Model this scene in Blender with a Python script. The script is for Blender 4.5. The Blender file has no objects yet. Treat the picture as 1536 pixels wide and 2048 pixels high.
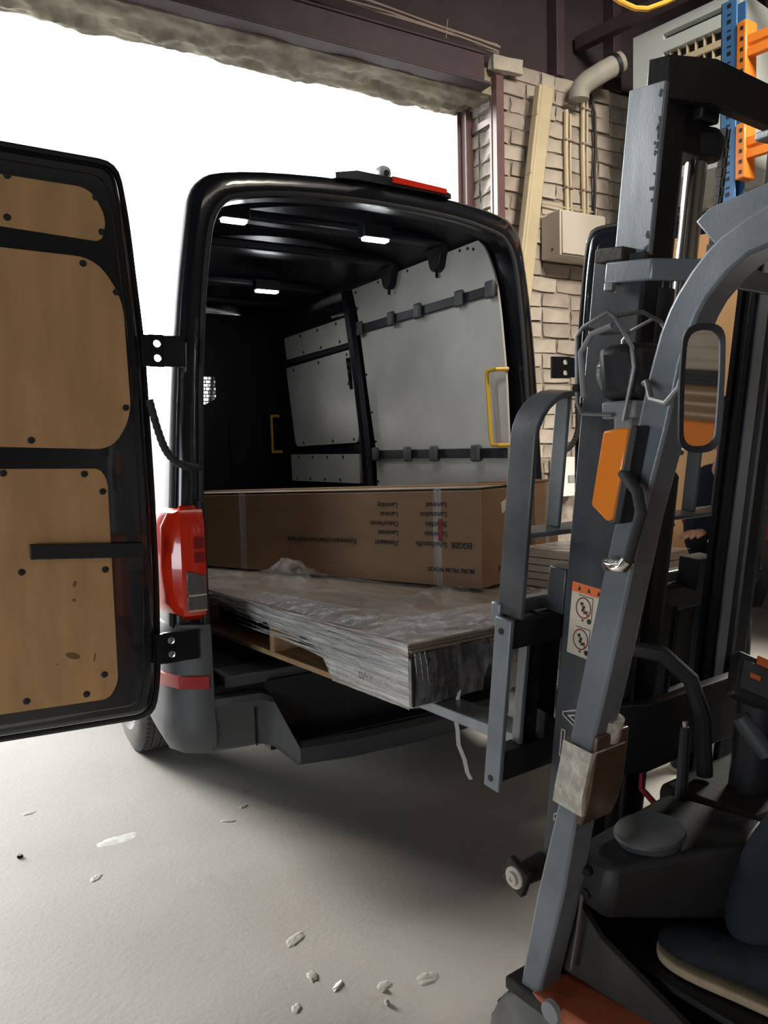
import bpy, bmesh, math, random
from mathutils import Vector, Matrix, noise

# ---------------------------------------------------------------- camera, sky, lights, exposure
S = bpy.context.scene
C = S.collection
R = math.radians
cam_d = bpy.data.cameras.new('camera')
cam = bpy.data.objects.new('camera', cam_d)
C.objects.link(cam)
cam_d.sensor_fit = 'VERTICAL'
cam_d.sensor_height = 36.0
cam_d.lens = 36.0 * 1580.0 / 2048.0
cam_d.clip_start = 0.05
cam_d.clip_end = 300
_yaw, _pit, _rol = R(30.2), R(4.67), 0.025
_fw = Vector((math.sin(_yaw) * math.cos(_pit), math.cos(_yaw) * math.cos(_pit), -math.sin(_pit)))
_r0 = Vector((math.cos(_yaw), -math.sin(_yaw), 0))
_u0 = _r0.cross(_fw)
_rt = _r0 * math.cos(_rol) - _u0 * math.sin(_rol)
_up = _u0 * math.cos(_rol) + _r0 * math.sin(_rol)
_m = Matrix((_rt, _up, -_fw)).transposed().to_4x4()
_m.translation = Vector((0, 0, 1.52))
cam.matrix_world = _m
S.camera = cam

world = bpy.data.worlds.new('overcast_sky')
S.world = world
world.use_nodes = True
_bg = world.node_tree.nodes['Background']
_bg.inputs['Color'].default_value = (0.93, 0.96, 1.0, 1)
_bg.inputs['Strength'].default_value = 3.4


def area_light(name, loc, target, sx, sy, power, color=(1, 1, 1)):
    d = bpy.data.lights.new(name, 'AREA')
    d.shape = 'RECTANGLE'
    d.size, d.size_y = sx, sy
    d.energy = power
    d.color = color
    o = bpy.data.objects.new(name, d)
    C.objects.link(o)
    o.location = loc
    o.rotation_euler = (Vector(target) - Vector(loc)).to_track_quat('-Z', 'Y').to_euler()
    return o


# unseen fill lights added: under the roof behind the camera, and from the left
area_light('hall_fill', (2.2, -3.0, 5.6), (2.2, -2.4, 0), 5.0, 1.2, 38, (1.0, 0.9, 0.76))
area_light('side_fill', (-5.6, -0.6, 1.1), (3, 1.8, 1.4), 3.6, 1.7, 150, (0.86, 0.93, 1.0))
_rk = area_light('brick_fill', (3.3, -0.4, 5.3), (4.0, 4.2, 2.3), 2.0, 0.8, 48, (1.0, 0.91, 0.78))  # unseen spot fill added to brighten the brick wall
_rk.data.spread = R(62)

# unseen warm light added right of the van, aimed at the floor there
_bay = area_light('bay_light', (5.2, 2.4, 2.3), (3.1, 2.75, 0.0), 0.7, 0.5, 95, (1.0, 0.94, 0.85))
_bay.data.spread = R(100)
# hazy low sun ahead and to the left of the van, spread wide by thin cloud
sun_d = bpy.data.lights.new('hazy_sun', 'SUN')
sun_d.energy = 9.6
sun_d.angle = R(18)
sun_d.color = (1.0, 0.97, 0.92)
sun = bpy.data.objects.new('hazy_sun', sun_d)
C.objects.link(sun)
_sd = Vector((-math.sin(R(20)) * math.cos(R(15)), math.cos(R(20)) * math.cos(R(15)), math.sin(R(15))))
sun.rotation_euler = _sd.to_track_quat('Z', 'Y').to_euler()

S.view_settings.view_transform = 'Standard'
S.view_settings.look = 'None'
S.view_settings.gamma = 1.0
S.view_settings.use_curve_mapping = False
S.view_settings.exposure = 0.0

random.seed(11)
_pending = []

# ---------------------------------------------------------------- materials


def _bsdf(m):
    return m.node_tree.nodes['Principled BSDF']


def mat(name, col, rough=0.6, metal=0.0, var=0.0, vscale=6.0, col2=None, bump=0.0, bscale=60.0, coat=0.0,
        spec=0.5, stretch=None, alpha=1.0, detail=5.0, rvar=0.0):
    m = bpy.data.materials.new(name)
    m.use_nodes = True
    nt = m.node_tree
    b = _bsdf(m)
    b.inputs['Base Color'].default_value = (*col, 1)
    b.inputs['Roughness'].default_value = rough
    b.inputs['Metallic'].default_value = metal
    b.inputs['Specular IOR Level'].default_value = spec
    b.inputs['Coat Weight'].default_value = coat
    b.inputs['Coat Roughness'].default_value = 0.04
    b.inputs['Alpha'].default_value = alpha
    if var or bump or col2 or rvar:
        tc = nt.nodes.new('ShaderNodeTexCoord')
        mp = nt.nodes.new('ShaderNodeMapping')
        nt.links.new(tc.outputs['Object'], mp.inputs['Vector'])
        if stretch:
            mp.inputs['Scale'].default_value = stretch
    if var or col2 or rvar:
        n = nt.nodes.new('ShaderNodeTexNoise')
        n.inputs['Scale'].default_value = vscale
        n.inputs['Detail'].default_value = detail
        nt.links.new(mp.outputs['Vector'], n.inputs['Vector'])
        rp = nt.nodes.new('ShaderNodeValToRGB')
        rp.color_ramp.elements[0].position = 0.35
        rp.color_ramp.elements[1].position = 0.68
        c2 = col2 if col2 else tuple(c * (1 - var) for c in col)
        rp.color_ramp.elements[0].color = (*c2, 1)
        rp.color_ramp.elements[1].color = (*col, 1)
        nt.links.new(n.outputs['Fac'], rp.inputs['Fac'])
        nt.links.new(rp.outputs['Color'], b.inputs['Base Color'])
        if rvar:
            mr = nt.nodes.new('ShaderNodeMapRange')
            mr.inputs['To Min'].default_value = rough - rvar
            mr.inputs['To Max'].default_value = rough + rvar
            nt.links.new(n.outputs['Fac'], mr.inputs['Value'])
            nt.links.new(mr.outputs['Result'], b.inputs['Roughness'])
    if bump:
        n2 = nt.nodes.new('ShaderNodeTexNoise')
        n2.inputs['Scale'].default_value = bscale
        n2.inputs['Detail'].default_value = 4
        nt.links.new(mp.outputs['Vector'], n2.inputs['Vector'])
        bp = nt.nodes.new('ShaderNodeBump')
        bp.inputs['Strength'].default_value = bump
        bp.inputs['Distance'].default_value = 0.01
        nt.links.new(n2.outputs['Fac'], bp.inputs['Height'])
        nt.links.new(bp.outputs['Normal'], b.inputs['Normal'])
    return m


def emit(name, col, strength):
    m = mat(name, col)
    b = _bsdf(m)
    b.inputs['Emission Color'].default_value = (*col, 1)
    b.inputs['Emission Strength'].default_value = strength
    return m


def film_mat(name, tint, lo, hi, scale, stretch, rough=0.16, bump=0.5):
    m = bpy.data.materials.new(name)
    m.use_nodes = True
    nt = m.node_tree
    b = _bsdf(m)
    b.inputs['Base Color'].default_value = (*tint, 1)
    b.inputs['Roughness'].default_value = rough
    b.inputs['Specular IOR Level'].default_value = 0.75
    tc = nt.nodes.new('ShaderNodeTexCoord')
    mp = nt.nodes.new('ShaderNodeMapping')
    mp.inputs['Scale'].default_value = stretch
    nt.links.new(tc.outputs['Object'], mp.inputs['Vector'])
    n = nt.nodes.new('ShaderNodeTexNoise')
    n.inputs['Scale'].default_value = scale
    n.inputs['Detail'].default_value = 6
    n.inputs['Roughness'].default_value = 0.65
    nt.links.new(mp.outputs['Vector'], n.inputs['Vector'])
    mr = nt.nodes.new('ShaderNodeMapRange')
    mr.inputs['From Min'].default_value = 0.42
    mr.inputs['From Max'].default_value = 0.66
    mr.inputs['To Min'].default_value = lo
    mr.inputs['To Max'].default_value = hi
    nt.links.new(n.outputs['Fac'], mr.inputs['Value'])
    nt.links.new(mr.outputs['Result'], b.inputs['Alpha'])
    bp = nt.nodes.new('ShaderNodeBump')
    bp.inputs['Strength'].default_value = bump
    bp.inputs['Distance'].default_value = 0.012
    nt.links.new(n.outputs['Fac'], bp.inputs['Height'])
    nt.links.new(bp.outputs['Normal'], b.inputs['Normal'])
    return m


M = {}
M['paint'] = mat('black_paint', (0.006, 0.008, 0.013), 0.22, coat=1.0, bump=0.03, bscale=900)
M['seam'] = mat('black_seam', (0.004, 0.004, 0.006), 0.5)
M['inner'] = mat('van_inner_black', (0.006, 0.007, 0.012), 0.42, spec=0.3, var=0.3, vscale=3)
M['vanfloor'] = mat('van_floor', (0.02, 0.018, 0.016), 0.6, var=0.4, vscale=8)
M['plytan'] = mat('tan_plywood', (0.62, 0.36, 0.165), 0.5, var=0.2, vscale=5, stretch=(2.5, 2.5, .5), bump=0.05, bscale=160, spec=0.3)
M['plygrey'] = mat('pale_plywood', (0.62, 0.60, 0.54), 0.6, var=0.16, vscale=3, bump=0.04, bscale=120)
M['bplastic'] = mat('black_plastic', (0.014, 0.015, 0.018), 0.5, bump=0.06, bscale=400)
M['gplastic'] = mat('charcoal_plastic', (0.065, 0.07, 0.073), 0.42, bump=0.15, bscale=700)
M['rubber'] = mat('rubber', (0.03, 0.03, 0.031), 0.75, bump=0.1, bscale=200)
M['tyre'] = mat('dusty_tyre', (0.085, 0.08, 0.074), 0.8, var=0.35, vscale=9, bump=0.1, bscale=150)
M['paletyre'] = mat('pale_dusty_tyre', (0.22, 0.215, 0.2), 0.85, var=0.3, vscale=9, bump=0.1, bscale=150)
M['alloy'] = mat('wheel_steel', (0.3, 0.3, 0.32), 0.4, 0.8)
M['red'] = mat('red_lens', (0.88, 0.035, 0.010), 0.16, coat=0.8)
_bsdf(M['red']).inputs['Transmission Weight'].default_value = 0.25
M['redd'] = mat('red_reflector', (0.36, 0.012, 0.01), 0.25, coat=0.5)
M['lensin'] = mat('lamp_inside', (0.22, 0.015, 0.015), 0.35)
M['smoke'] = mat('clear_lens', (0.16, 0.15, 0.14), 0.12, coat=1.0, var=0.4, vscale=60, stretch=(1, 1, 8))
M['led'] = emit('led_bar', (0.93, 0.97, 1.0), 140.0)
M['yellow'] = mat('yellow_paint', (0.62, 0.37, 0.03), 0.4)
M['glass'] = mat('window_glass', (0.8, 0.85, 0.85), 0.02, alpha=0.18)
M['chrome'] = mat('chrome', (0.78, 0.76, 0.72), 0.14, 1.0)
M['steel'] = mat('hinge_steel', (0.02, 0.021, 0.025), 0.3, 0.6)
M['card'] = mat('cardboard', (0.27, 0.165, 0.10), 0.8, var=0.12, vscale=4, stretch=(1, 1, 4), bump=0.06, bscale=90, spec=0.2)
M['cardtop'] = mat('cardboard_pale', (0.50, 0.42, 0.33), 0.75, var=0.2, vscale=5, spec=0.2)
M['ink'] = mat('black_ink', (0.02, 0.017, 0.016), 0.7)
M['redink'] = mat('red_ink', (0.22, 0.03, 0.03), 0.7)
M['wood'] = mat('pallet_wood', (0.52, 0.34, 0.18), 0.75, var=0.35, vscale=4, stretch=(8, 1.2, 8), bump=0.2, bscale=40)
M['board'] = mat('laminate_boards', (0.40, 0.31, 0.235), 0.45, var=0.2, vscale=3, stretch=(9, .6, 1))
M['boardedge'] = mat('board_edges', (0.33, 0.27, 0.2), 0.6, var=0.5, vscale=40, stretch=(.4, .4, 9))
M['wrapblk'] = mat('wrapped_block_paper', (0.72, 0.68, 0.62), 0.55, var=0.35, vscale=7, stretch=(3, 3, .8))
M['darkwrap'] = mat('dark_wrapping', (0.05, 0.043, 0.042), 0.35, var=0.45, vscale=7, bump=0.5, bscale=14)
M['film'] = film_mat('stretch_film', (0.80, 0.81, 0.83), 0.05, 0.5, 3.2, (2.6, 1.0, 2.0), 0.10, 1.0)
M['filmfold'] = film_mat('crumpled_film', (0.95, 0.96, 0.98), 0.10, 0.9, 9.0, (1.0, 2.4, 2.0), 0.07, 1.0)
M['filmside'] = film_mat('stretch_film_strands', (0.97, 0.97, 0.95), 0.24, 0.99, 3.0, (3.0, 1.1, 22.0), 0.22, 0.7)
M['filmthin'] = film_mat('thin_film', (0.75, 0.75, 0.77), 0.04, 0.32, 5.0, (5, 5, .7), 0.2, 0.6)
M['tapefilm'] = film_mat('packing_tape', (0.78, 0.72, 0.6), 0.45, 0.98, 9.0, (4, 4, 3), 0.2, 0.6)
M['tapeback'] = mat('dark_tape_back', (0.12, 0.075, 0.045), 0.4, var=0.4, vscale=14, coat=0.3)  # rear side of the packing tape, coloured darker
M['mast'] = mat('worn_mast_paint', (0.36, 0.40, 0.44), 0.34, 0.4, var=0.4, vscale=3.2, stretch=(3, 3, .7), bump=0.05, bscale=120, rvar=0.12)
M['mastpaint'] = mat('dark_mast_paint', (0.085, 0.095, 0.108), 0.3, 0.25, var=0.35, vscale=3.2, stretch=(3, 3, .7), bump=0.05, bscale=120, rvar=0.1)
M['barpaint'] = mat('worn_bar_paint', (0.14, 0.155, 0.17), 0.34, 0.3, var=0.35, vscale=6, bump=0.05, bscale=150, rvar=0.12)
M['mastdk'] = mat('greasy_mast_steel', (0.022, 0.02, 0.021), 0.5, 0.3, var=0.45, vscale=6, bump=0.08, bscale=80)
M['guard'] = mat('scuffed_guard_paint', (0.25, 0.285, 0.315), 0.36, 0.3, var=0.3, vscale=5, bump=0.05, bscale=150, rvar=0.12)
M['edge'] = mat('polished_rail', (0.42, 0.42, 0.42), 0.3, 0.9)
M['fkblack'] = mat('forklift_black', (0.016, 0.016, 0.017), 0.55, var=0.4, vscale=9, bump=0.1, bscale=200)
M['dusty'] = mat('dusty_black', (0.05, 0.043, 0.034), 0.8, var=0.55, vscale=7, bump=0.15, bscale=90)
M['forkor'] = mat('forklift_orange', (0.50, 0.12, 0.05), 0.45, var=0.35, vscale=6)
M['amber'] = mat('amber_lens', (0.95, 0.26, 0.02), 0.25, coat=0.5)
M['wire'] = mat('grey_wire_guard', (0.27, 0.27, 0.27), 0.45, 0.5, var=0.3, vscale=30)
M['mirror'] = mat('mirror_glass', (0.9, 0.88, 0.84), 0.03, 1.0)
M['ltgrey'] = mat('grey_plastic', (0.27, 0.28, 0.29), 0.5)
M['sticker'] = mat('cream_sticker', (0.66, 0.60, 0.47), 0.5, var=0.08)
M['orangeink'] = mat('orange_sticker_band', (0.80, 0.17, 0.04), 0.5)
M['letters'] = mat('cream_outline_letters', (0.60, 0.54, 0.45), 0.6)
M['green'] = mat('green_key', (0.05, 0.36, 0.16), 0.5)
M['panelgrey'] = mat('display_panel', (0.06, 0.066, 0.068), 0.3)
M['seat'] = mat('seat_vinyl', (0.012, 0.012, 0.013), 0.6)
M['navy'] = mat('navy_trousers', (0.020, 0.028, 0.037), 0.85, var=0.3, vscale=7, bump=0.25, bscale=60, spec=0.2)
M['shoe'] = mat('dark_shoe', (0.022, 0.026, 0.032), 0.75, var=0.35, vscale=20, bump=0.2, bscale=90, spec=0.2)
M['sole'] = mat('tan_sole', (0.46, 0.35, 0.22), 0.75, var=0.15, vscale=30)
M['skin'] = mat('skin', (0.50, 0.27, 0.20), 0.5, var=0.12, vscale=20, spec=0.35)
M['hoodie'] = mat('dark_jacket', (0.014, 0.018, 0.026), 0.9, bump=0.2, bscale=90, spec=0.15)
M['redcloth'] = mat('red_shirt', (0.30, 0.035, 0.045), 0.85, bump=0.2, bscale=90, spec=0.15)
M['hair'] = mat('dark_hair', (0.012, 0.010, 0.009), 0.7)
M['eye'] = mat('eye_white', (0.7, 0.68, 0.65), 0.2)
M['rackor'] = mat('orange_rack_paint', (0.85, 0.24, 0.03), 0.4, coat=0.15)
M['rackblue'] = mat('blue_rack_paint', (0.07, 0.20, 0.42), 0.45)
M['acwhite'] = mat('white_enamel', (0.62, 0.66, 0.64), 0.4, var=0.05)
M['cream'] = mat('cream_plastic', (0.60, 0.50, 0.33), 0.5, var=0.12, vscale=4)
M['box'] = mat('beige_enamel', (0.55, 0.50, 0.43), 0.5)
M['duct'] = mat('pale_duct', (0.42, 0.39, 0.34), 0.6, var=0.2)
M['purple'] = mat('maroon_steel_paint', (0.075, 0.045, 0.055), 0.55, var=0.3, vscale=5, bump=0.05, bscale=50)
M['upper'] = mat('dark_brown_panel', (0.055, 0.040, 0.045), 0.8, var=0.25, vscale=2.5)
M['framebr'] = mat('brown_gate_frame', (0.16, 0.085, 0.085), 0.5, var=0.2)
M['cable'] = mat('grey_cable', (0.35, 0.28, 0.24), 0.6)
M['blackcable'] = mat('black_cable', (0.015, 0.015, 0.016), 0.6)
M['yelcable'] = mat('yellow_cable', (0.80, 0.42, 0.04), 0.5)
M['mortar'] = mat('old_mortar', (0.38, 0.33, 0.28), 0.95, var=0.45, vscale=9, bump=0.8, bscale=35)
M['brick'] = mat('white_silicate_brick', (0.56, 0.495, 0.42), 0.9, var=0.28, vscale=7, bump=0.35, bscale=45)
M['brick2'] = mat('greyed_silicate_brick', (0.47, 0.40, 0.345), 0.9, var=0.35, vscale=6, bump=0.4, bscale=45)
M['conc'] = mat('crumbling_concrete', (0.42, 0.37, 0.28), 0.95, var=0.4, vscale=7, bump=0.9, bscale=18)
M['yard'] = mat('yard_concrete', (0.45, 0.44, 0.41), 0.9, var=0.15, vscale=1.5)
M['plaster'] = mat('hall_plaster', (0.20, 0.175, 0.15), 0.9, var=0.2, vscale=1.2)
M['roof'] = mat('hall_roof_sheet', (0.06, 0.05, 0.052), 0.85)
M['house'] = mat('house_render', (0.13, 0.125, 0.115), 0.9)
M['houseroof'] = mat('house_roof', (0.05, 0.045, 0.045), 0.8)
M['white'] = mat('white_sheet', (0.75, 0.73, 0.68), 0.7)
M['splash'] = mat('dried_lime_splash', (0.62, 0.62, 0.6), 0.8, var=0.3, vscale=40)
M['smudge'] = mat('brown_smudge', (0.09, 0.055, 0.03), 0.8, alpha=0.26)
M['label'] = mat('paper_label', (0.62, 0.58, 0.52), 0.6)

# concrete floor: pale screed with stains, scuffs and fine grain


def floor_mat():
    m = mat('screed_floor', (0.42, 0.405, 0.37), 0.62, spec=0.35)
    nt = m.node_tree
    b = _bsdf(m)
    tc = nt.nodes.new('ShaderNodeTexCoord')

    def nz(sc, det, rough=0.55):
        n = nt.nodes.new('ShaderNodeTexNoise')
        n.inputs['Scale'].default_value = sc
        n.inputs['Detail'].default_value = det
        n.inputs['Roughness'].default_value = rough
        nt.links.new(tc.outputs['Object'], n.inputs['Vector'])
        return n

    def mixc(fac, a, bcol):
        x = nt.nodes.new('ShaderNodeMixRGB')
        nt.links.new(fac, x.inputs['Fac'])
        if isinstance(a, tuple):
            x.inputs['Color1'].default_value = (*a, 1)
        else:
            nt.links.new(a, x.inputs['Color1'])
        x.inputs['Color2'].default_value = (*bcol, 1)
        return x.outputs['Color']

    def rng(out, a, c, lo=0.0, hi=1.0):
        r = nt.nodes.new('ShaderNodeMapRange')
        r.inputs['From Min'].default_value = a
        r.inputs['From Max'].default_value = c
        r.inputs['To Min'].default_value = lo
        r.inputs['To Max'].default_value = hi
        nt.links.new(out, r.inputs['Value'])
        return r.outputs['Result']
    big = nz(0.9, 4)
    c = mixc(rng(big.outputs['Fac'], .35, .7), (0.365, 0.352, 0.322), (0.31, 0.288, 0.25))
    mid = nz(7, 6, .7)
    c = mixc(rng(mid.outputs['Fac'], .58, .78, 0, .45), c, (0.225, 0.2, 0.17))
    spots = nz(34, 3)
    c = mixc(rng(spots.outputs['Fac'], .72, .78, 0, .6), c, (0.15, 0.14, 0.12))
    nt.links.new(c, b.inputs['Base Color'])
    fine = nz(55, 6, .7)
    bp = nt.nodes.new('ShaderNodeBump')
    bp.inputs['Strength'].default_value = 0.22
    bp.inputs['Distance'].default_value = 0.006
    nt.links.new(fine.outputs['Fac'], bp.inputs['Height'])
    nt.links.new(bp.outputs['Normal'], b.inputs['Normal'])
    return m


M['floor'] = floor_mat()

# ---------------------------------------------------------------- geometry helpers


class MB:
    """collects shapes; build() links them as ONE mesh object"""

    def __init__(self, tf=None):
        self.bm = bmesh.new()
        self.tf = tf

    def v(self, p):
        p = Vector(p)
        if self.tf:
            p = Vector(self.tf(p))
        return self.bm.verts.new(p)

    def face(self, vs):
        try:
            return self.bm.faces.new(vs)
        except ValueError:
            return None

    def hexa(self, p):
        """8 points: bottom ring 0-3, top ring 4-7"""
        v = [self.v(q) for q in p]
        for f in ((0, 1, 2, 3), (7, 6, 5, 4), (0, 4, 5, 1), (1, 5, 6, 2), (2, 6, 7, 3), (3, 7, 4, 0)):
            self.face([v[i] for i in f])
        return self

    def box(self, a, b):
        (x0, y0, z0), (x1, y1, z1) = a, b
        return self.hexa([(x0, y0, z0), (x1, y0, z0), (x1, y1, z0), (x0, y1, z0),
                          (x0, y0, z1), (x1, y0, z1), (x1, y1, z1), (x0, y1, z1)])

    def obox(self, c, size, ax=None):
        """box about c, axes columns of ax (3 vectors)"""
        c = Vector(c)
        ax = [Vector(q).normalized() for q in (ax or ((1, 0, 0), (0, 1, 0), (0, 0, 1)))]
        h = [s / 2 for s in size]
        P = []
        for z in (-1, 1):
            for x, y in ((-1, -1), (1, -1), (1, 1), (-1, 1)):
                P.append(c + ax[0] * x * h[0] + ax[1] * y * h[1] + ax[2] * z * h[2])
        return self.hexa(P)

    def prism(self, poly, f0, f1):
        """poly: list of 2D points; f0(p), f1(p) give the two 3D outlines"""
        a = [self.v(f0(p)) for p in poly]
        b = [self.v(f1(p)) for p in poly]
        n = len(poly)
        self.face(a[::-1])
        self.face(b)
        for i in range(n):
            self.face([a[i], a[(i + 1) % n], b[(i + 1) % n], b[i]])
        return self

    def loft(self, rings, closed=True, cap=True):
        vs = [[self.v(p) for p in r] for r in rings]
        n = len(vs[0])
        for a, b in zip(vs, vs[1:]):
            for i in range(n if closed else n - 1):
                j = (i + 1) % n
                self.face([a[i], a[j], b[j], b[i]])
        if cap:
            self.face(vs[0][::-1])
            self.face(vs[-1])
        return self

    def tube(self, path, r, seg=8, cap=True):
        path = [Vector(p) for p in path]
        rs = r if isinstance(r, (list, tuple)) else [r] * len(path)
        rings = []
        prev = None
        for i, p in enumerate(path):
            if i == 0:
                d = path[1] - p
            elif i == len(path) - 1:
                d = p - path[i - 1]
            else:
                d = (path[i + 1] - p).normalized() + (p - path[i - 1]).normalized()
            d = d.normalized() if d.length > 1e-9 else Vector((0, 0, 1))
            if prev is None:
                a = Vector((0, 0, 1)) if abs(d.z) < 0.9 else Vector((1, 0, 0))
                u = d.cross(a).normalized()
            else:
                u = (prev - d * prev.dot(d)).normalized()
            prev = u
            w = d.cross(u)
            rings.append([p + (u * math.cos(2 * math.pi * k / seg) + w * math.sin(2 * math.pi * k / seg)) * rs[i]
                          for k in range(seg)])
        return self.loft(rings, True, cap)

    def cyl(self, p0, p1, r, seg=16, r1=None):
        return self.tube([p0, p1], [r, r if r1 is None else r1], seg)

    def lathe(self, c, axis, prof, seg=24):
        """prof: (distance along axis, radius) pairs"""
        c = Vector(c)
        d = Vector(axis).normalized()
        a = Vector((0, 0, 1)) if abs(d.z) < 0.9 else Vector((1, 0, 0))
        u = d.cross(a).normalized()
        w = d.cross(u)
        rings = [[c + d * t + (u * math.cos(2 * math.pi * k / seg) + w * math.sin(2 * math.pi * k / seg)) * max(r, 1e-4)
                  for k in range(seg)] for t, r in prof]
        return self.loft(rings, True, True)

    def strip(self, path, width_dir, w, t, normal_of=None):
        """flat bar: path of 3D points, width along width_dir, thickness t"""
        path = [Vector(p) for p in path]
        wd = Vector(width_dir).normalized()
        rings = []
        for i, p in enumerate(path):
            if i == 0:
                d = path[1] - p
            elif i == len(path) - 1:
                d = p - path[-2]
            else:
                d = (path[i + 1] - p).normalized() + (p - path[i - 1]).normalized()
            n = d.cross(wd).normalized()
            rings.append([p - wd * w / 2 - n * t / 2, p + wd * w / 2 - n * t / 2, p + wd * w / 2 + n * t / 2,
                          p - wd * w / 2 + n * t / 2])
        return self.loft(rings, True, True)

    def grid(self, nu, nv, fn):
        vs = [[self.v(fn(i / nu, j / nv)) for j in range(nv + 1)] for i in range(nu + 1)]
        for i in range(nu):
            for j in range(nv):
                self.face([vs[i][j], vs[i + 1][j], vs[i + 1][j + 1], vs[i][j + 1]])
        return self

    def build(self, name, m, parent=None, bevel=0.0, smooth=35, solid=0.0, seg=2):
        bmesh.ops.recalc_face_normals(self.bm, faces=self.bm.faces)
        me = bpy.data.meshes.new(name)
        self.bm.to_mesh(me)
        self.bm.free()
        me.materials.append(M[m] if isinstance(m, str) else m)
        o = bpy.data.objects.new(name, me)
        C.objects.link(o)
        if smooth:
            me.shade_smooth()
            me.set_sharp_from_angle(angle=R(smooth))
        if solid:
            k = o.modifiers.new('solid', 'SOLIDIFY')
            k.thickness = solid
            k.offset = 0
        if bevel:
            k = o.modifiers.new('bevel', 'BEVEL')
            k.width = bevel
            k.segments = seg
            k.limit_method = 'ANGLE'
            k.angle_limit = R(40)
        if parent is not None:
            adopt(o, parent)
        return o


def adopt(o, parent):
    o.parent = parent
    o.matrix_parent_inverse = Matrix.Translation(-Vector(parent.location)) if parent.type == 'EMPTY' else Matrix.Identity(4)


def thing(name, label, cat, loc=(0, 0, 0), group=None):
    o = bpy.data.objects.new(name, None)
    C.objects.link(o)
    o.location = loc
    o.empty_display_size = 0.1
    o['label'] = label
    o['category'] = cat
    if group:
        o['group'] = group
    return o


def tag(o, label=None, cat=None, group=None, kind=None):
    if label:
        o['label'] = label
    if cat:
        o['category'] = cat
    if group:
        o['group'] = group
    if kind:
        o['kind'] = kind
    return o


def text_mesh(name, s, size, m, parent, origin, xdir, ydir, extrude=0.0004, outline=0.0, align='LEFT', bold=0.0):
    """printed lettering as a thin mesh, laid out along xdir / ydir from origin"""
    cu = bpy.data.curves.new(name, 'FONT')
    cu.body = s
    cu.size = size
    cu.extrude = extrude
    cu.align_x = align
    cu.offset = bold
    cu.resolution_u = 3
    if outline:
        cu.fill_mode = 'NONE'
        cu.extrude = 0.0
        cu.bevel_depth = outline
        cu.bevel_resolution = 0
    t = bpy.data.objects.new(name + '_curve', cu)
    C.objects.link(t)
    _pending.append((t, name, m, parent, Vector(origin), Vector(xdir).normalized(), Vector(ydir).normalized()))


def flush_text():
    bpy.context.view_layer.update()
    dg = bpy.context.evaluated_depsgraph_get()
    for t, name, m, parent, o, x, y in _pending:
        me = bpy.data.meshes.new_from_object(t.evaluated_get(dg))
        me.materials.clear()
        me.materials.append(M[m])
        z = x.cross(y)
        mx = Matrix((x, y, z)).transposed().to_4x4()
        mx.translation = o
        me.transform(mx)
        ob = bpy.data.objects.new(name, me)
        C.objects.link(ob)
        if parent is not None:
            adopt(ob, parent)
        bpy.data.objects.remove(t, do_unlink=True)


def arc(cx, cy, r, a0, a1, n):
    return [(cx + r * math.cos(R(a0 + (a1 - a0) * i / n)), cy + r * math.sin(R(a0 + (a1 - a0) * i / n))) for i in range(n + 1)]


def rrect(x0, y0, x1, y1, r, n=5):
    return (arc(x1 - r, y1 - r, r, 0, 90, n) + arc(x0 + r, y1 - r, r, 90, 180, n) +
            arc(x0 + r, y0 + r, r, 180, 270, n) + arc(x1 - r, y0 + r, r, 270, 360, n))


def rpoly(pts, r, n=4):
    """round the corners of a 2D polygon"""
    out = []
    k = len(pts)
    for i in range(k):
        p = Vector(pts[i])
        a = (Vector(pts[i - 1]) - p)
        b = (Vector(pts[(i + 1) % k]) - p)
        rr = r[i] if isinstance(r, (list, tuple)) else r
        d = min(rr, a.length * 0.45, b.length * 0.45)
        s, e = p + a.normalized() * d, p + b.normalized() * d
        for j in range(n + 1):
            t = j / n
            q = s * (1 - t) ** 2 + p * 2 * t * (1 - t) + e * t * t
            out.append((q.x, q.y))
    return out

# ================================================================ THE HALL
GX0, GX1, GY, GZ = -1.3, 3.407, 4.30, 3.80          # gate opening and the inner face of the gate wall


def struct(name, mb, m, bevel=0.0, **k):
    return tag(mb.build(name, m, None, bevel, **k), kind='structure')


struct('floor', MB().box((-6, -6, -0.12), (6.4, 4.66, 0)), 'floor')
struct('ground', MB().box((-40, 4.66, -0.14), (45, 60, -0.02)), 'yard')
struct('ceiling', MB().box((-6, -6, 6.0), (6.4, 4.5, 6.1)), 'roof')
struct('wall_left', MB().box((-6.15, -6, 0), (-6, 4.3, 6.0)), 'plaster')
struct('wall_right', MB().box((6.4, -6, 0), (6.55, 4.6, 6.0)), 'plaster')
struct('wall_back', MB().box((-6, -6.15, 0), (6.4, -6, 6.0)), 'plaster')

wf = MB()
wf.box((-6, 4.3, 0), (GX0, 4.66, 6.0))                       # left of the gate
wf.box((GX1 + 0.02, 4.302, 0), (6.4, 4.66, 4.06))           # mortar bed behind the bricks
front = struct('wall_front', wf, 'mortar')
struct('wall_front_upper', MB().box((GX0, 4.37, 3.97), (6.4, 4.5, 6.0)), 'upper')

# the bricks of the pier right of the gate: individual pieces sharing four meshes


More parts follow.
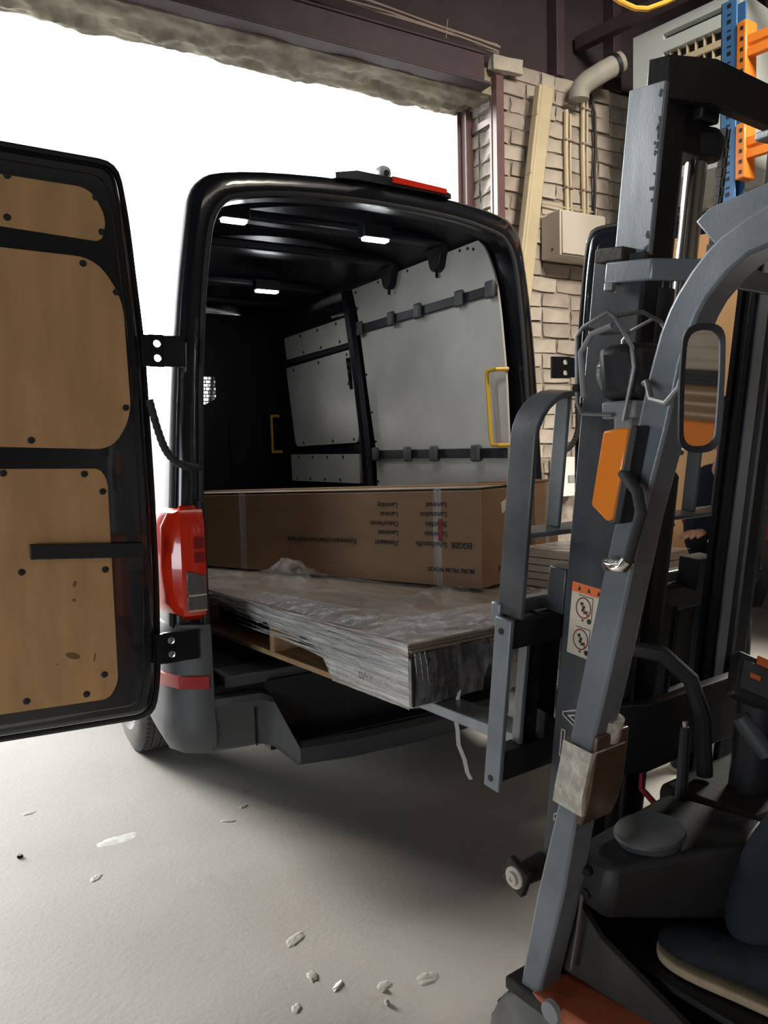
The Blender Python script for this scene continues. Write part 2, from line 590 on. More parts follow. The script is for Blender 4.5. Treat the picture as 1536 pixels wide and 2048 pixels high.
def brick_mesh(name, w, h, d, m, seed):
    bm = bmesh.new()
    rnd = random.Random(seed)
    bmesh.ops.create_cube(bm, size=1.0)
    bmesh.ops.subdivide_edges(bm, edges=[e for e in bm.edges], cuts=1)
    for v in bm.verts:
        v.co = Vector((v.co.x * w, v.co.y * d, v.co.z * h))
        r = 1.0 if abs(v.co.x) > w * 0.4 and abs(v.co.z) > h * 0.4 else 0.5
        v.co += Vector((rnd.uniform(-.014, .006) * r * (1 if v.co.x > 0 else -1), rnd.uniform(-.004, .004),
                        rnd.uniform(-.012, .005) * r * (1 if v.co.z > 0 else -1)))
    bmesh.ops.recalc_face_normals(bm, faces=bm.faces)
    me = bpy.data.meshes.new(name)
    bm.to_mesh(me)
    bm.free()
    me.materials.append(M[m])
    return me


BW, BH, BD = 0.252, 0.094, 0.05
bricks = [brick_mesh('brick', BW, BH, BD, 'brick' if k % 3 else 'brick2', k) for k in range(6)]
halves = [brick_mesh('brick', BW / 2 - .006, BH, BD, 'brick' if k % 2 else 'brick2', 20 + k) for k in range(4)]
ends = [brick_mesh('brick', 0.05, BH, 0.118, 'brick', 40 + k) for k in range(4)]


def put_brick(me, x, y, z):
    o = bpy.data.objects.new('brick', me)
    C.objects.link(o)
    o.location = (x, y, z)
    o.rotation_euler = (random.uniform(-.012, .012), random.uniform(-.02, .02), random.uniform(-.012, .012))
    o.parent = front
    return o


nb = 0
row = 0
z = 4.06 - 0.106 / 2
while z > 1.15:
    x = GX1 + 0.02 + (0 if row % 2 else 0.066)
    if row % 2 == 0:
        put_brick(halves[nb % 4], GX1 + 0.012 + 0.06, GY + random.uniform(.008, .018), z)
        x += 0.066
    lim = 4.85 if z > 3.05 else (4.45 if z > 1.9 else 4.3)
    while x < lim:
        if random.random() < .14:
            put_brick(halves[nb % 4], x + BW / 4, GY + random.uniform(.006, .020), z + random.uniform(-.005, .005))
            x += BW / 2 + 0.008
        else:
            put_brick(bricks[nb % 6], x + BW / 2, GY + random.uniform(.006, .020), z + random.uniform(-.005, .005))
            x += BW + 0.013
        nb += 1
    for k, y in enumerate((4.39, 4.525)):                    # the reveal of the gate
        if z > 2.3 and z < 3.97:
            put_brick(ends[(nb + k) % 4], GX1 + 0.03 + random.uniform(-.006, .006), y, z)
    z -= 0.106
    row += 1
put_brick(bricks[1], GX1 + 0.07, 4.24, 4.0)

# crumbling concrete lintel over the gate


def lintel_pt(u, v):
    x = GX0 - .2 + u * (GX1 - GX0 + .2)
    prof = [(4.285, 3.98), (4.285, 3.81), (4.33, 3.795), (4.44, 3.79), (4.55, 3.79), (4.64, 3.80), (4.67, 3.84), (4.67, 3.98)]
    i = min(int(v * 7 + 1e-6), 6)
    t = v * 7 - i
    y = prof[i][0] * (1 - t) + prof[i + 1][0] * t
    zz = prof[i][1] * (1 - t) + prof[i + 1][1] * t
    n = noise.fractal(Vector((x * 3.2, y * 7, zz * 4)), 1.0, 2.0, 4)
    n2 = noise.noise(Vector((x * 1.3, 3.1, 0)))
    w = max(0, 1 - abs(v - .5) * 2.2)
    n3 = noise.fractal(Vector((x * 14, y * 16, 2.0)), 1.0, 2.0, 3)
    return (x, y + n * .014, zz + (n * .045 + n3 * .016 + max(0, n2 - .1) * .08) * w)


struct('trim_1', MB().grid(320, 28, lintel_pt), 'conc', smooth=50)

# maroon steel beam across the gate head
bm_ = MB()
bm_.box((GX0 - .3, 4.235, 3.835), (3.30, 4.262, 4.03))
bm_.box((GX0 - .3, 4.17, 3.818), (3.31, 4.285, 3.836))
bm_.box((GX0 - .3, 4.225, 4.03), (3.30, 4.37, 4.045))
struct('trim_2', bm_, 'purple', bevel=.003)
# steel angle frames round the gate
fr = MB()
fr.box((GX1 - .012, 4.235, 0), (GX1 + .05, 4.285, 3.93))
fr.box((GX1 - .016, 4.285, 0), (GX1 - .004, 4.31, 3.93))
struct('trim_3', fr, 'framebr', bevel=.004)
fr = MB()
fr.box((GX1 - .05, 4.52, 0), (GX1 + .02, 4.58, 3.8))
fr.box((GX1 - .075, 4.585, 0), (GX1 - .02, 4.63, 3.8))
fr.box((GX1 - .012, 4.31, 3.64), (GX1 - .002, 4.52, 3.69))
struct('trim_4', fr, 'framebr', bevel=.004)
# dark posts and rail of the wall above the bricks
po = MB()
po.box((3.955, 4.27, 4.06), (4.03, 4.37, 6.0))
po.box((4.50, 4.27, 4.06), (4.58, 4.37, 6.0))
struct('trim_5', po, 'purple', bevel=.004)
D10 = Vector((math.sin(R(9.5)), -math.cos(R(9.5)), 0))
N10 = Vector((D10.y, -D10.x, 0))
a0 = Vector((3.99, 4.25, 4.345))
struct('trim_6', MB().obox(a0 + D10 * 1.9 + Vector((.25, 0, 0)), (4.0, .07, .09), (D10, N10, (0, 0, 1))), 'purple', bevel=.004)

# bundle of cables lying along the beam
cb = thing('cable_bundle', 'loose bundle of dusty grey cables running along the maroon beam', 'cables', (2.8, 4.3, 4.08))
for k in range(5):
    pts = []
    for i in range(22):
        x = 3.42 - i * 0.17
        pts.append((x, 4.24 + .016 * math.sin(k * 1.7 + i * .9), 4.065 + (3.42 - x) * .05 + k * .011 +
                    .014 * math.sin(i * .55 + k * 2.1) + (.03 if k == 4 and 8 < i < 13 else 0)))
    MB().tube(pts, .006 + .002 * (k % 2), 6).build('cable', 'cable', cb)
MB().tube([(3.0, 4.235, 4.06), (3.0, 4.228, 4.11), (3.005, 4.22, 4.17)], .003, 6).build('cable_tie', 'cable', cb)

# grey distribution box on the bricks
bx = thing('distribution_box', 'beige metal distribution box mounted on the white brick wall', 'electrical box', (3.98, 4.28, 2.78))
MB().box((3.80, 4.085, 2.785), (4.22, 4.27, 3.085)).build('housing', 'box', bx, bevel=.006)
MB().box((3.812, 4.072, 2.795), (4.21, 4.084, 3.075)).build('door', 'box', bx, bevel=.004)
MB().cyl((3.795, 4.16, 2.835), (3.80, 4.16, 2.835), .008, 10).build('lock', 'bplastic', bx)
# cables and conduits on the bricks
for x, zt, zb, m, lab in ((4.03, 3.83, 3.12, 'cream', 'cream conduit pair on the bricks nearer the gate'),
                          (4.19, 3.96, 3.1, 'cream', 'cream conduit pair on the bricks farther from the gate')):
    cd = thing('conduit', lab, 'conduit', (x, 4.27, zb), 'conduits on the brick wall')
    MB().tube([(x, 4.262, zt), (x - .005, 4.262, (zt + zb) / 2 + .1), (x + .004, 4.262, zb)], .016, 8).build('pipe', m, cd)
    MB().tube([(x + .04, 4.264, zt - .02), (x + .037, 4.264, 3.5), (x + .045, 4.264, zb)], .009, 8).build('pipe', m, cd)
    for q in (3.3, 3.62, 3.86):
        MB().box((x - .02, 4.24, q), (x + .055, 4.275, q + .012)).build('clip', 'cable', cd)
tag(MB().tube([(4.26, 4.262, 3.98), (4.295, 4.255, 3.85), (4.305, 4.26, 3.6), (4.29, 4.255, 3.45), (4.30, 4.26, 3.3), (4.28, 4.26, 3.05)],
              .011, 8).build('black_cable', 'blackcable'), 'single black cable hanging down the white brick wall', 'cable')
tag(MB().tube([(3.6, 4.262, 3.16), (3.75, 4.255, 3.17), (4.0, 4.26, 3.165), (4.3, 4.262, 3.17)], .006, 6).build('wall_cable', 'cream'),
    'thin cream cable crossing the bricks above the distribution box', 'cable')
tag(MB().tube([(3.66, 4.262, 3.12), (3.70, 4.24, 3.075), (3.77, 4.23, 3.06), (3.82, 4.2, 3.085)], .005, 6).build('box_cable', 'cream'),
    'short cream cable looping into the distribution box', 'cable')
# long pale trunking leaning in the corner by the gate
tr = thing('cable_trunking', 'long cream plastic trunking leaning against the bricks beside the gate', 'trunking', (3.07, 4.1, 0))
A, B = Vector((3.06, 4.06, 0.0)), Vector((3.775, 4.19, 3.90))
ax = (B - A).normalized()
sx = Vector((1, 0, 0)).cross(ax).cross(ax).normalized()
sy = ax.cross(sx)
MB().obox((A + B) / 2, (.105, .07, (B - A).length), (sx, sy, ax)).build('channel', 'cream', tr, bevel=.012)
MB().obox((A + B) / 2 - sx * .0 - sy * 0 + Vector((-.062, 0, 0)), (.02, .055, (B - A).length), (sx, sy, ax)).build('lip', 'cream', tr, bevel=.004)
for q in (.55, .7, .85, .95):
    p = A.lerp(B, q)
    MB().obox(p + Vector((-.07, -.01, 0)), (.012, .05, .02), (sx, sy, ax)).build('clip', 'cream', tr)
# small white switch box low on the wall, seen past the right rear door
sw = thing('switch_box', 'small white switch box low on the bricks behind the right van door', 'switch box', (3.95, 4.24, 1.3))
MB().box((3.86, 4.2, 1.14), (4.1, 4.27, 1.42)).build('cover', 'white', sw, bevel=.005)
MB().box((3.97, 4.19, 1.24), (4.03, 4.199, 1.29)).build('button', 'ltgrey', sw)

# air handling unit hanging near the corner
ac = thing('air_unit', 'white sheet metal air unit with slot and finned grille hung above the rack', 'air unit', (4.6, 3.6, 3.2))
AK = 1.12
o0 = Vector((3.885, 3.53, 0)) * AK


ND = -N10 if N10.x > 0 else N10                                # points away from the hall corner, to the camera side


def afp(u, z, d=0.0):
    return o0 + D10 * u * AK + ND * d * AK + Vector((0, 0, 1.52 + (z - 1.52) * AK))


def abox(u0, u1, z0, z1, d0, d1):
    return MB().hexa([afp(u0, z0, d0), afp(u1, z0, d0), afp(u1, z0, d1), afp(u0, z0, d1),
                      afp(u0, z1, d0), afp(u1, z1, d0), afp(u1, z1, d1), afp(u0, z1, d1)])


UW = .66
abox(0, UW, 3.05, 3.955, -.55, -.06).build('housing', 'acwhite', ac, bevel=.006)
abox(0, UW, 3.90, 3.955, -.06, 0).build('front_panel', 'acwhite', ac)
abox(0, UW, 3.795, 3.865, -.06, 0).build('front_panel', 'acwhite', ac)
abox(0, .20, 3.05, 3.795, -.06, 0).build('front_panel', 'acwhite', ac)
abox(0, .20, 3.865, 3.90, -.06, 0).build('front_panel', 'acwhite', ac)
abox(.60, UW, 3.05, 3.90, -.06, 0).build('front_panel', 'acwhite', ac)
abox(.20, .60, 3.05, 3.45, -.06, 0).build('front_panel', 'acwhite', ac)
abox(.20, .60, 3.45, 3.90, -.058, -.05).build('grille_back', 'fkblack', ac)
for zz in (3.70, 3.615, 3.53):
    abox(.20, .60, zz, zz + .035, -.03, -.008).build('louvre', 'cream', ac)
for k in range(7):
    u = .235 + k * .052
    abox(u, u + .004, 3.45, 3.795, -.045, -.012).build('fin', 'cream', ac)
dp = thing('duct_pipe', 'pale round duct pipe running from the bricks to the air unit', 'pipe', (4.0, 4.0, 3.9))
MB().tube([(4.075, 4.185, 3.88), (4.075, 4.18, 3.925), (4.085, 4.165, 3.96), (4.115, 4.14, 3.992), (4.20, 4.085, 4.05), (4.325, 4.035, 4.122)], .070, 16).build('pipe', 'duct', dp)
MB().lathe((4.27, 4.058, 4.09), (.185, -.065, .10), [(0, .07), (.0, .078), (.03, .078), (.03, .07)], 16).build('collar', 'bplastic', dp)
tag(MB().tube([(2.45, 2.95, 4.0), (2.71, 2.805, 3.666), (2.832, 2.724, 3.56), (2.878, 2.693, 3.518), (2.935, 2.656, 3.485), (2.984, 2.628, 3.481), (3.055, 2.589, 3.508), (3.157, 2.535, 3.562), (3.3, 2.46, 3.649), (3.7, 2.3, 4.0)],
              .012, 8).build('yellow_hose', 'yelcable'), 'yellow air hose sagging from the roof at the top edge', 'hose')

# pallet rack behind the van's right door
rk = thing('pallet_rack', 'pallet rack with blue upright and orange beams behind the forklift mast', 'rack', (4.15, 2.98, 0))
MB().box((4.035, 2.93, 0), (4.045, 3.03, 3.95)).box((4.035, 3.02, 0), (4.125, 3.03, 3.95)).box((4.115, 2.93, 0), (4.125, 3.03, 3.95)).build('upright', 'rackblue', rk, bevel=.003)
hl = MB()
for k in range(60):
    hl.box((4.0335, 2.965, 1.4 + k * .0425), (4.0355, 2.99, 1.4 + k * .0425 + (.022 if k % 2 else .010)))
tag(hl.build('perforations', 'blackcable', rk), kind='stuff')
for bi, zb in enumerate((3.66, 3.12, 2.36)):
    p = Vector((4.075, 2.895, zb))
    con = MB().obox(p + Vector((0, 0, -.01)), (.10, .06, .30), ((1, 0, 0), (0, 1, 0), (0, 0, 1))).build('beam_connector', 'rackor', rk, bevel=.008)
    hk = MB()
    for k in range(5):
        hk.obox(p + Vector((-.0508, -.005, -.125 + k * .056)), (.002, .018, .02))
    hk.build('hook_slots', 'blackcable', con)
    bmm = MB()
    prof = [(-.02, -.055), (.02, -.055), (.02, .055), (-.02, .055), (-.02, .012), (-.008, .004), (-.008, -.008), (-.02, -.016)]
    e0, e1 = p + D10 * .03 + Vector((-.02, 0, 0)), p + D10 * 2.6 + Vector((-.02, 0, 0))
    nrm = Vector((-D10.y, D10.x, 0))
    bmm.prism(prof, lambda q: e0 + nrm * q[0] + Vector((0, 0, q[1])), lambda q: e1 + nrm * q[0] + Vector((0, 0, q[1])))
    bmm.build('beam', 'rackor', rk)
for k, (zb, hh, lab) in enumerate(((3.185, .36, 'pale carton on the rack level between the two upper orange beams'),
                                   (2.425, .55, 'pale carton on the rack level below the second orange beam'))):
    cx = thing('rack_carton', lab, 'box', (4.85, 2.4, zb), 'cartons on the rack')
    MB().box((4.32, 1.6, zb), (5.3, 2.82, zb + hh)).build('carton', 'box', cx, bevel=.01)
    MB().box((4.31, 2.2, zb + hh * .3), (4.319, 2.24, zb + hh * .55)).build('label', 'ink', cx)
    MB().box((4.312, 1.6, zb + hh * .96), (4.319, 2.82, zb + hh * .97)).build('flap_edge', 'cardtop', cx)
    sh = MB().box((4.2, 1.2, zb - .025), (5.4, 2.86, zb)).build('shelf_board', 'wood', rk)

# yard outside: two plain buildings under the white sky
hb = thing('yard_house', 'plain grey house standing in the yard left of the van', 'building', (-19, 17, 0))
MB().box((-24, 14, -.02), (-15, 24, 5.5)).build('walls', 'house', hb)
MB().prism([(-24.3, 5.5), (-14.7, 5.5), (-19.5, 8.6)], lambda q: (q[0], 13.7, q[1]), lambda q: (q[0], 24.3, q[1])).build('roof', 'houseroof', hb)
for yy in (15.5, 18.5, 21.5):
    wfm = MB().box((-15.0, yy, 1.6), (-14.95, yy + 1.2, 3.2)).build('window', 'white', hb)
    MB().box((-14.96, yy + .1, 1.7), (-14.94, yy + 1.1, 3.1)).build('pane', 'houseroof', wfm)
fb = thing('far_shed', 'pale flat roofed shed far beyond the gate above the van roof', 'building', (19, 27, 0))
M['shed'] = mat('pale_shed', (0.34, 0.36, 0.37), 0.8)
MB().box((12, 24, -.02), (28, 32, 9.3)).build('walls', 'shed', fb)
MB().box((11.8, 23.8, 9.3), (28.2, 32.2, 9.75)).build('roof', 'shed', fb)

# small crumbs and scraps lying on the floor


def scrap(name, x, y, sx, sy, sz, m, lab, cat, seed):
    rnd = random.Random(seed)
    bm = bmesh.new()
    bmesh.ops.create_icosphere(bm, subdivisions=2, radius=1)
    for v in bm.verts:
        k = 1 + .35 * noise.noise(v.co * 1.7 + Vector((seed, 0, 0)))
        v.co = Vector((v.co.x * sx * k, v.co.y * sy * k, max(v.co.z, -.2) * sz * k + sz * .2))
    me = bpy.data.meshes.new(name)
    bm.to_mesh(me)
    bm.free()
    me.materials.append(M[m])
    o = bpy.data.objects.new(name, me)
    C.objects.link(o)
    o.location = (x, y, 0)
    o.rotation_euler = (0, 0, rnd.uniform(0, 6))
    tag(o, lab, cat, 'crumbs on the concrete floor')


scrap('mortar_crumb', 1.009, 1.782, .013, .007, .009, 'conc', 'oval mortar crumb on the floor nearest the forklift wheel', 'crumb', 3)
scrap('mortar_crumb', .927, 1.92, .024, .009, .004, 'white', 'thin pale curved flake on the floor at the shadow edge', 'flake', 5)
scrap('mortar_crumb', .883, 1.996, .026, .015, .004, 'floor', 'crushed grey flake on the floor left of the pale flake', 'flake', 8)
scrap('mortar_crumb', 1.03, 1.83, .010, .008, .005, 'conc', 'tiny mortar crumb beside the oval crumb', 'crumb', 12)
scrap('mortar_crumb', 1.156, 1.818, .022, .018, .003, 'floor', 'flat round flake on the floor inside the van shadow edge', 'flake', 15)
tag(MB().lathe((.23, 3.216, 0), (0, 0, 1), [(0, .010), (.004, .012), (.009, .009), (.009, .005)], 12).build('dropped_nut', 'steel'),
    'small dark nut lying alone on the bright floor at left', 'nut')
fl = bpy.data.objects['floor']
# flattened chips of old screed and a pale dried splash, part of the floor


def patch(name, x, y, sx, sy, h, m, seed, rot=0.0):
    def pt(u, v):
        a = u * 2 * math.pi
        r = v * (1 + .28 * noise.noise(Vector((math.cos(a) * 1.6 + seed, math.sin(a) * 1.6, seed))) + .12 * noise.noise(Vector((math.cos(a) * 6 + seed, math.sin(a) * 6, 0))))
        px, py = math.cos(a) * r * sx, math.sin(a) * r * sy
        zz = h * (1 - v ** 6) + (h * .5 * noise.noise(Vector((px * 90, py * 90, seed))) if v < .95 else 0)
        return (x + px * math.cos(rot) - py * math.sin(rot), y + px * math.sin(rot) + py * math.cos(rot), max(zz, .0002) if v < .99 else .0001)
    return MB().grid(28, 6, pt).build(name, m, fl, smooth=60)


patch('dried_splash', .575, 3.147, .085, .035, .0012, 'splash', 3, .1)
for k, (x, y, sx, sy, rot) in enumerate(((.91, 2.18, .045, .02, .6), (1.04, 1.852, .024, .018, .2), (1.16, 1.81, .035, .026, .3), (.79, 1.90, .02, .015, 1), (.62, 1.92, .02, .012, 0),
                                         (1.0, 3.06, .035, .012, -.5), (1.10, 3.15, .02, .012, .4), (1.17, 3.3, .03, .012, .2), (.3, 3.6, .03, .02, .1), (.45, 2.9, .03, .016, .8))):
    patch('screed_chip', x, y, sx, sy, .0022, 'floor', 20 + k * 3.7, rot)

# ================================================================ THE VAN
VC = 1.815
van = thing('cargo_van', 'black high roof cargo van with both rear doors open at the gate', 'van', (VC, 6.0, 0))
outer = [(1.0, .42), (1.01, .7), (1.0, 1.0), (.975, 1.335), (.95, 1.725), (.917, 2.11), (.87, 2.44), (.845, 2.54), (.80, 2.605), (.72, 2.645), (.45, 2.68), (0, 2.70)]
opening = [(.845, .56), (.862, .7), (.857, 1.0), (.845, 1.335), (.825, 1.80), (.797, 2.15), (.767, 2.36), (.745, 2.44), (.705, 2.50), (.64, 2.535), (.40, 2.575), (0, 2.59)]
inside = [(.79, .575), (.795, .7), (.795, 1.0), (.795, 1.335), (.79, 1.80), (.785, 2.15), (.78, 2.36), (.775, 2.49), (.75, 2.57), (.68, 2.61), (.4, 2.648), (0, 2.665)]



def smooth_half(h, k=3):
    out = []
    for i in range(len(h) - 1):
        q = [Vector(h[max(i - 1, 0)]), Vector(h[i]), Vector(h[i + 1]), Vector(h[min(i + 2, len(h) - 1)])]
        if i + 2 >= len(h):
            q[3] = Vector((-h[-2][0], h[-2][1]))
        for j in range(k):
            u = j / k
            p = .5 * ((2 * q[1]) + (q[2] - q[0]) * u + (2 * q[0] - 5 * q[1] + 4 * q[2] - q[3]) * u * u + (3 * q[1] - q[0] - 3 * q[2] + q[3]) * u ** 3)
            out.append((p.x, p.y))
    return out + [h[-1]]


outer, opening, inside = smooth_half(outer), smooth_half(opening), smooth_half(inside)


def ring(half, y, inset=0.0, dz=0.0):
    pts = []
    for x, z in half:
        k = 1 - inset if x else 1
        zz = z - (dz if z > 2.3 else 0)
        pts.append((x - (inset if x > .1 else 0), zz))
    full = [(VC + x, y, z) for x, z in pts] + [(VC - x, y, z) for x, z in pts[-2::-1]]
    return full


MB().loft([ring(outer, 7.4), ring(outer, 5.0), ring(outer, 3.30), ring(outer, 3.17, .006, .004), ring(outer, 3.12, .022, .014), ring(outer, 3.10, .05, .03),
           ring(opening, 3.10, -.03, -.02), ring(opening, 3.105, -.01, -.005), ring(opening, 3.135)], True, False).build('body_shell', 'paint', van, smooth=50)
MB().loft([ring(opening, 3.135), ring(opening, 3.20), ring(inside, 3.27), ring(inside, 4.8), ring(inside, 6.3)], True, False).build('cargo_lining', 'inner', van, smooth=40)
# rubber seal round the opening
seal = [Vector(p) for p in ring(opening, 3.098, -.012, -.006)]
MB().tube(seal, .011, 8).build('door_seal', 'rubber', van)
MB().box((VC - .79, 3.2, .575), (VC + .79, 6.3, .592)).build('cargo_floor', 'vanfloor', van)
MB().box((VC - .80, 3.075, .548), (VC + .80, 3.24, .597)).build('sill_plate', 'gplastic', van, bevel=.008)
for yy in (3.55, 4.05, 4.95, 5.6):
    MB().box((VC - .66, yy, 2.59), (VC + .66, yy + .09, 2.64)).build('roof_rib', 'inner', van, bevel=.015)
# bulkhead with a meshed window
bk = MB()
wx0, wx1, wz0, wz1 = 1.62, 2.10, 1.90, 2.128
bk.box((VC - .8, 6.28, .57), (wx0, 6.31, 2.63)).box((wx1, 6.28, .57), (VC + .8, 6.31, 2.63))
bk.box((wx0, 6.28, .57), (wx1, 6.31, wz0)).box((wx0, 6.28, wz1), (wx1, 6.31, 2.63))
bk.hexa([(wx1 - .09, 6.28, wz0), (wx1, 6.28, wz0), (wx1, 6.31, wz0), (wx1 - .09, 6.31, wz0),
         (wx1 - .012, 6.28, wz0 + .045), (wx1, 6.28, wz0 + .05), (wx1, 6.31, wz0 + .05), (wx1 - .012, 6.31, wz0 + .045)])
bulk = bk.build('bulkhead', 'inner', van)
for xx in (1.2, 1.55, 2.2, 2.45):
    MB().box((xx, 6.262, .62), (xx + .05, 6.28, 1.8)).build('bulkhead_rib', 'inner', bulk, bevel=.008)
gm = MB()
nrow = 8
for k in range(nrow + 1):
    zz = wz0 + (wz1 - wz0) * k / nrow
    gm.box((wx0, 6.29, zz - .004), (wx1, 6.296, zz + .004))
    for j in range(10):
        xx = wx0 + (j + (.5 if k % 2 else 0)) * .05
        if xx < wx1 and k < nrow:
            gm.box((xx - .0035, 6.29, zz), (xx + .0035, 6.296, zz + (wz1 - wz0) / nrow))
tag(gm.build('window_mesh', 'bplastic', bulk), kind='stuff')
# cab: lower body, roof, pillars and glass
MB().loft([[(VC - 1.0, 7.4, .42), (VC + 1.0, 7.4, .42), (VC + .965, 7.4, 1.45), (VC - .965, 7.4, 1.45)],
           [(VC - 1.0, 8.35, .42), (VC + 1.0, 8.35, .42), (VC + .95, 8.35, 1.42), (VC - .95, 8.35, 1.42)],
           [(VC - .95, 9.0, .4), (VC + .95, 9.0, .4), (VC + .85, 9.0, 1.12), (VC - .85, 9.0, 1.12)],
           [(VC - .85, 9.2, .45), (VC + .85, 9.2, .45), (VC + .75, 9.2, .95), (VC - .75, 9.2, .95)]]).build('cab_body', 'paint', van, bevel=.04)
MB().loft([[(VC - .87, 7.4, 2.44), (VC + .87, 7.4, 2.44), (VC + .72, 7.4, 2.66), (VC - .72, 7.4, 2.66)],
           [(VC - .80, 7.85, 2.3), (VC + .80, 7.85, 2.3), (VC + .68, 7.85, 2.42), (VC - .68, 7.85, 2.42)]]).build('cab_roof', 'paint', van, bevel=.02)
for s in (-1, 1):
    MB().tube([(VC + s * .80, 7.85, 2.33), (VC + s * .92, 8.6, 1.40)], .035, 8).build('front_pillar', 'paint', van)
    MB().hexa([(VC + s * .945, 7.42, 1.45), (VC + s * .95, 8.3, 1.45), (VC + s * .94, 8.3, 1.45), (VC + s * .935, 7.42, 1.45),
               (VC + s * .87, 7.42, 2.4), (VC + s * .83, 7.85, 2.3), (VC + s * .82, 7.85, 2.3), (VC + s * .86, 7.42, 2.4)]).build('side_window', 'glass', van)
MB().hexa([(VC - .9, 8.6, 1.41), (VC + .9, 8.6, 1.41), (VC + .9, 8.61, 1.42), (VC - .9, 8.61, 1.42),
           (VC - .78, 7.86, 2.31), (VC + .78, 7.86, 2.31), (VC + .78, 7.87, 2.32), (VC - .78, 7.87, 2.32)]).build('windscreen', 'glass', van)

# wheels
for nm, sx, yy in (('l', -1, 4.10), ('r', 1, 4.10), ('l', -1, 7.9), ('r', 1, 7.9)):
    x0 = VC + sx * (.985 if yy < 5 else .97)
    inn = -sx
    prof = [(0.03, .19), (.0, .22), (.002, .29), (.018, .322)]
    for g in range(4):                                            # tread ribs and grooves
        a = .026 + g * .043
        prof += [(a, .334), (a + .004, .338), (a + .034, .338), (a + .0345, .328), (a + .0425, .328)]
    prof += [(.202, .334), (.222, .32), (.235, .28), (.235, .2)]
    w = MB().lathe((x0, yy, .338), (inn, 0, 0), prof, 72).build('tyre', 'tyre', van, smooth=30)
    MB().lathe((x0, yy, .338), (inn, 0, 0), [(.05, .02), (.03, .07), (.055, .12), (.02, .185), (.03, .2), (.2, .2), (.2, .02)], 32).build('rim', 'alloy', w)
    sp = MB()
    for k in range(72):
        a = 2 * math.pi * k / 72
        d = Vector((0, math.cos(a), math.sin(a)))
        sp.obox(Vector((x0 + inn * .035, yy, .338)) + d * .3345, (.022, .004, .012), ((1, 0, 0), d.cross(Vector((1, 0, 0))), d))
        sp.obox(Vector((x0 + inn * .19, yy, .338)) + d * .3345, (.022, .004, .012), ((1, 0, 0), d.cross(Vector((1, 0, 0))), d))
    tag(sp.build('tread_sipes', 'rubber', w), kind='stuff')
    if yy < 5:
        MB().strip([(VC + sx * 1.004, yy + .40 * math.cos(R(a)), .338 + .40 * math.sin(R(a))) for a in range(5, 176, 10)], (1, 0, 0), .02, .045).build('wheel_arch', 'bplastic', van)
        MB().box((x0 + inn * .08 - .07, yy - .42, .30), (x0 + inn * .08 + .07, yy - .405, .52)).build('mud_flap', 'gplastic', van)
MB().cyl((VC - .8, 4.1, .338), (VC + .8, 4.1, .338), .05, 12).build('rear_axle', 'fkblack', van)
MB().box((VC - .75, 3.2, .34), (VC + .75, 7.3, .44)).build('underbody', 'fkblack', van)

# bumper: corners, skirt and step


def bump_ring(x, y, prof, nx, ny):
    return [(VC + x + nx * q[0], y + ny * q[0], q[1]) for q in prof]


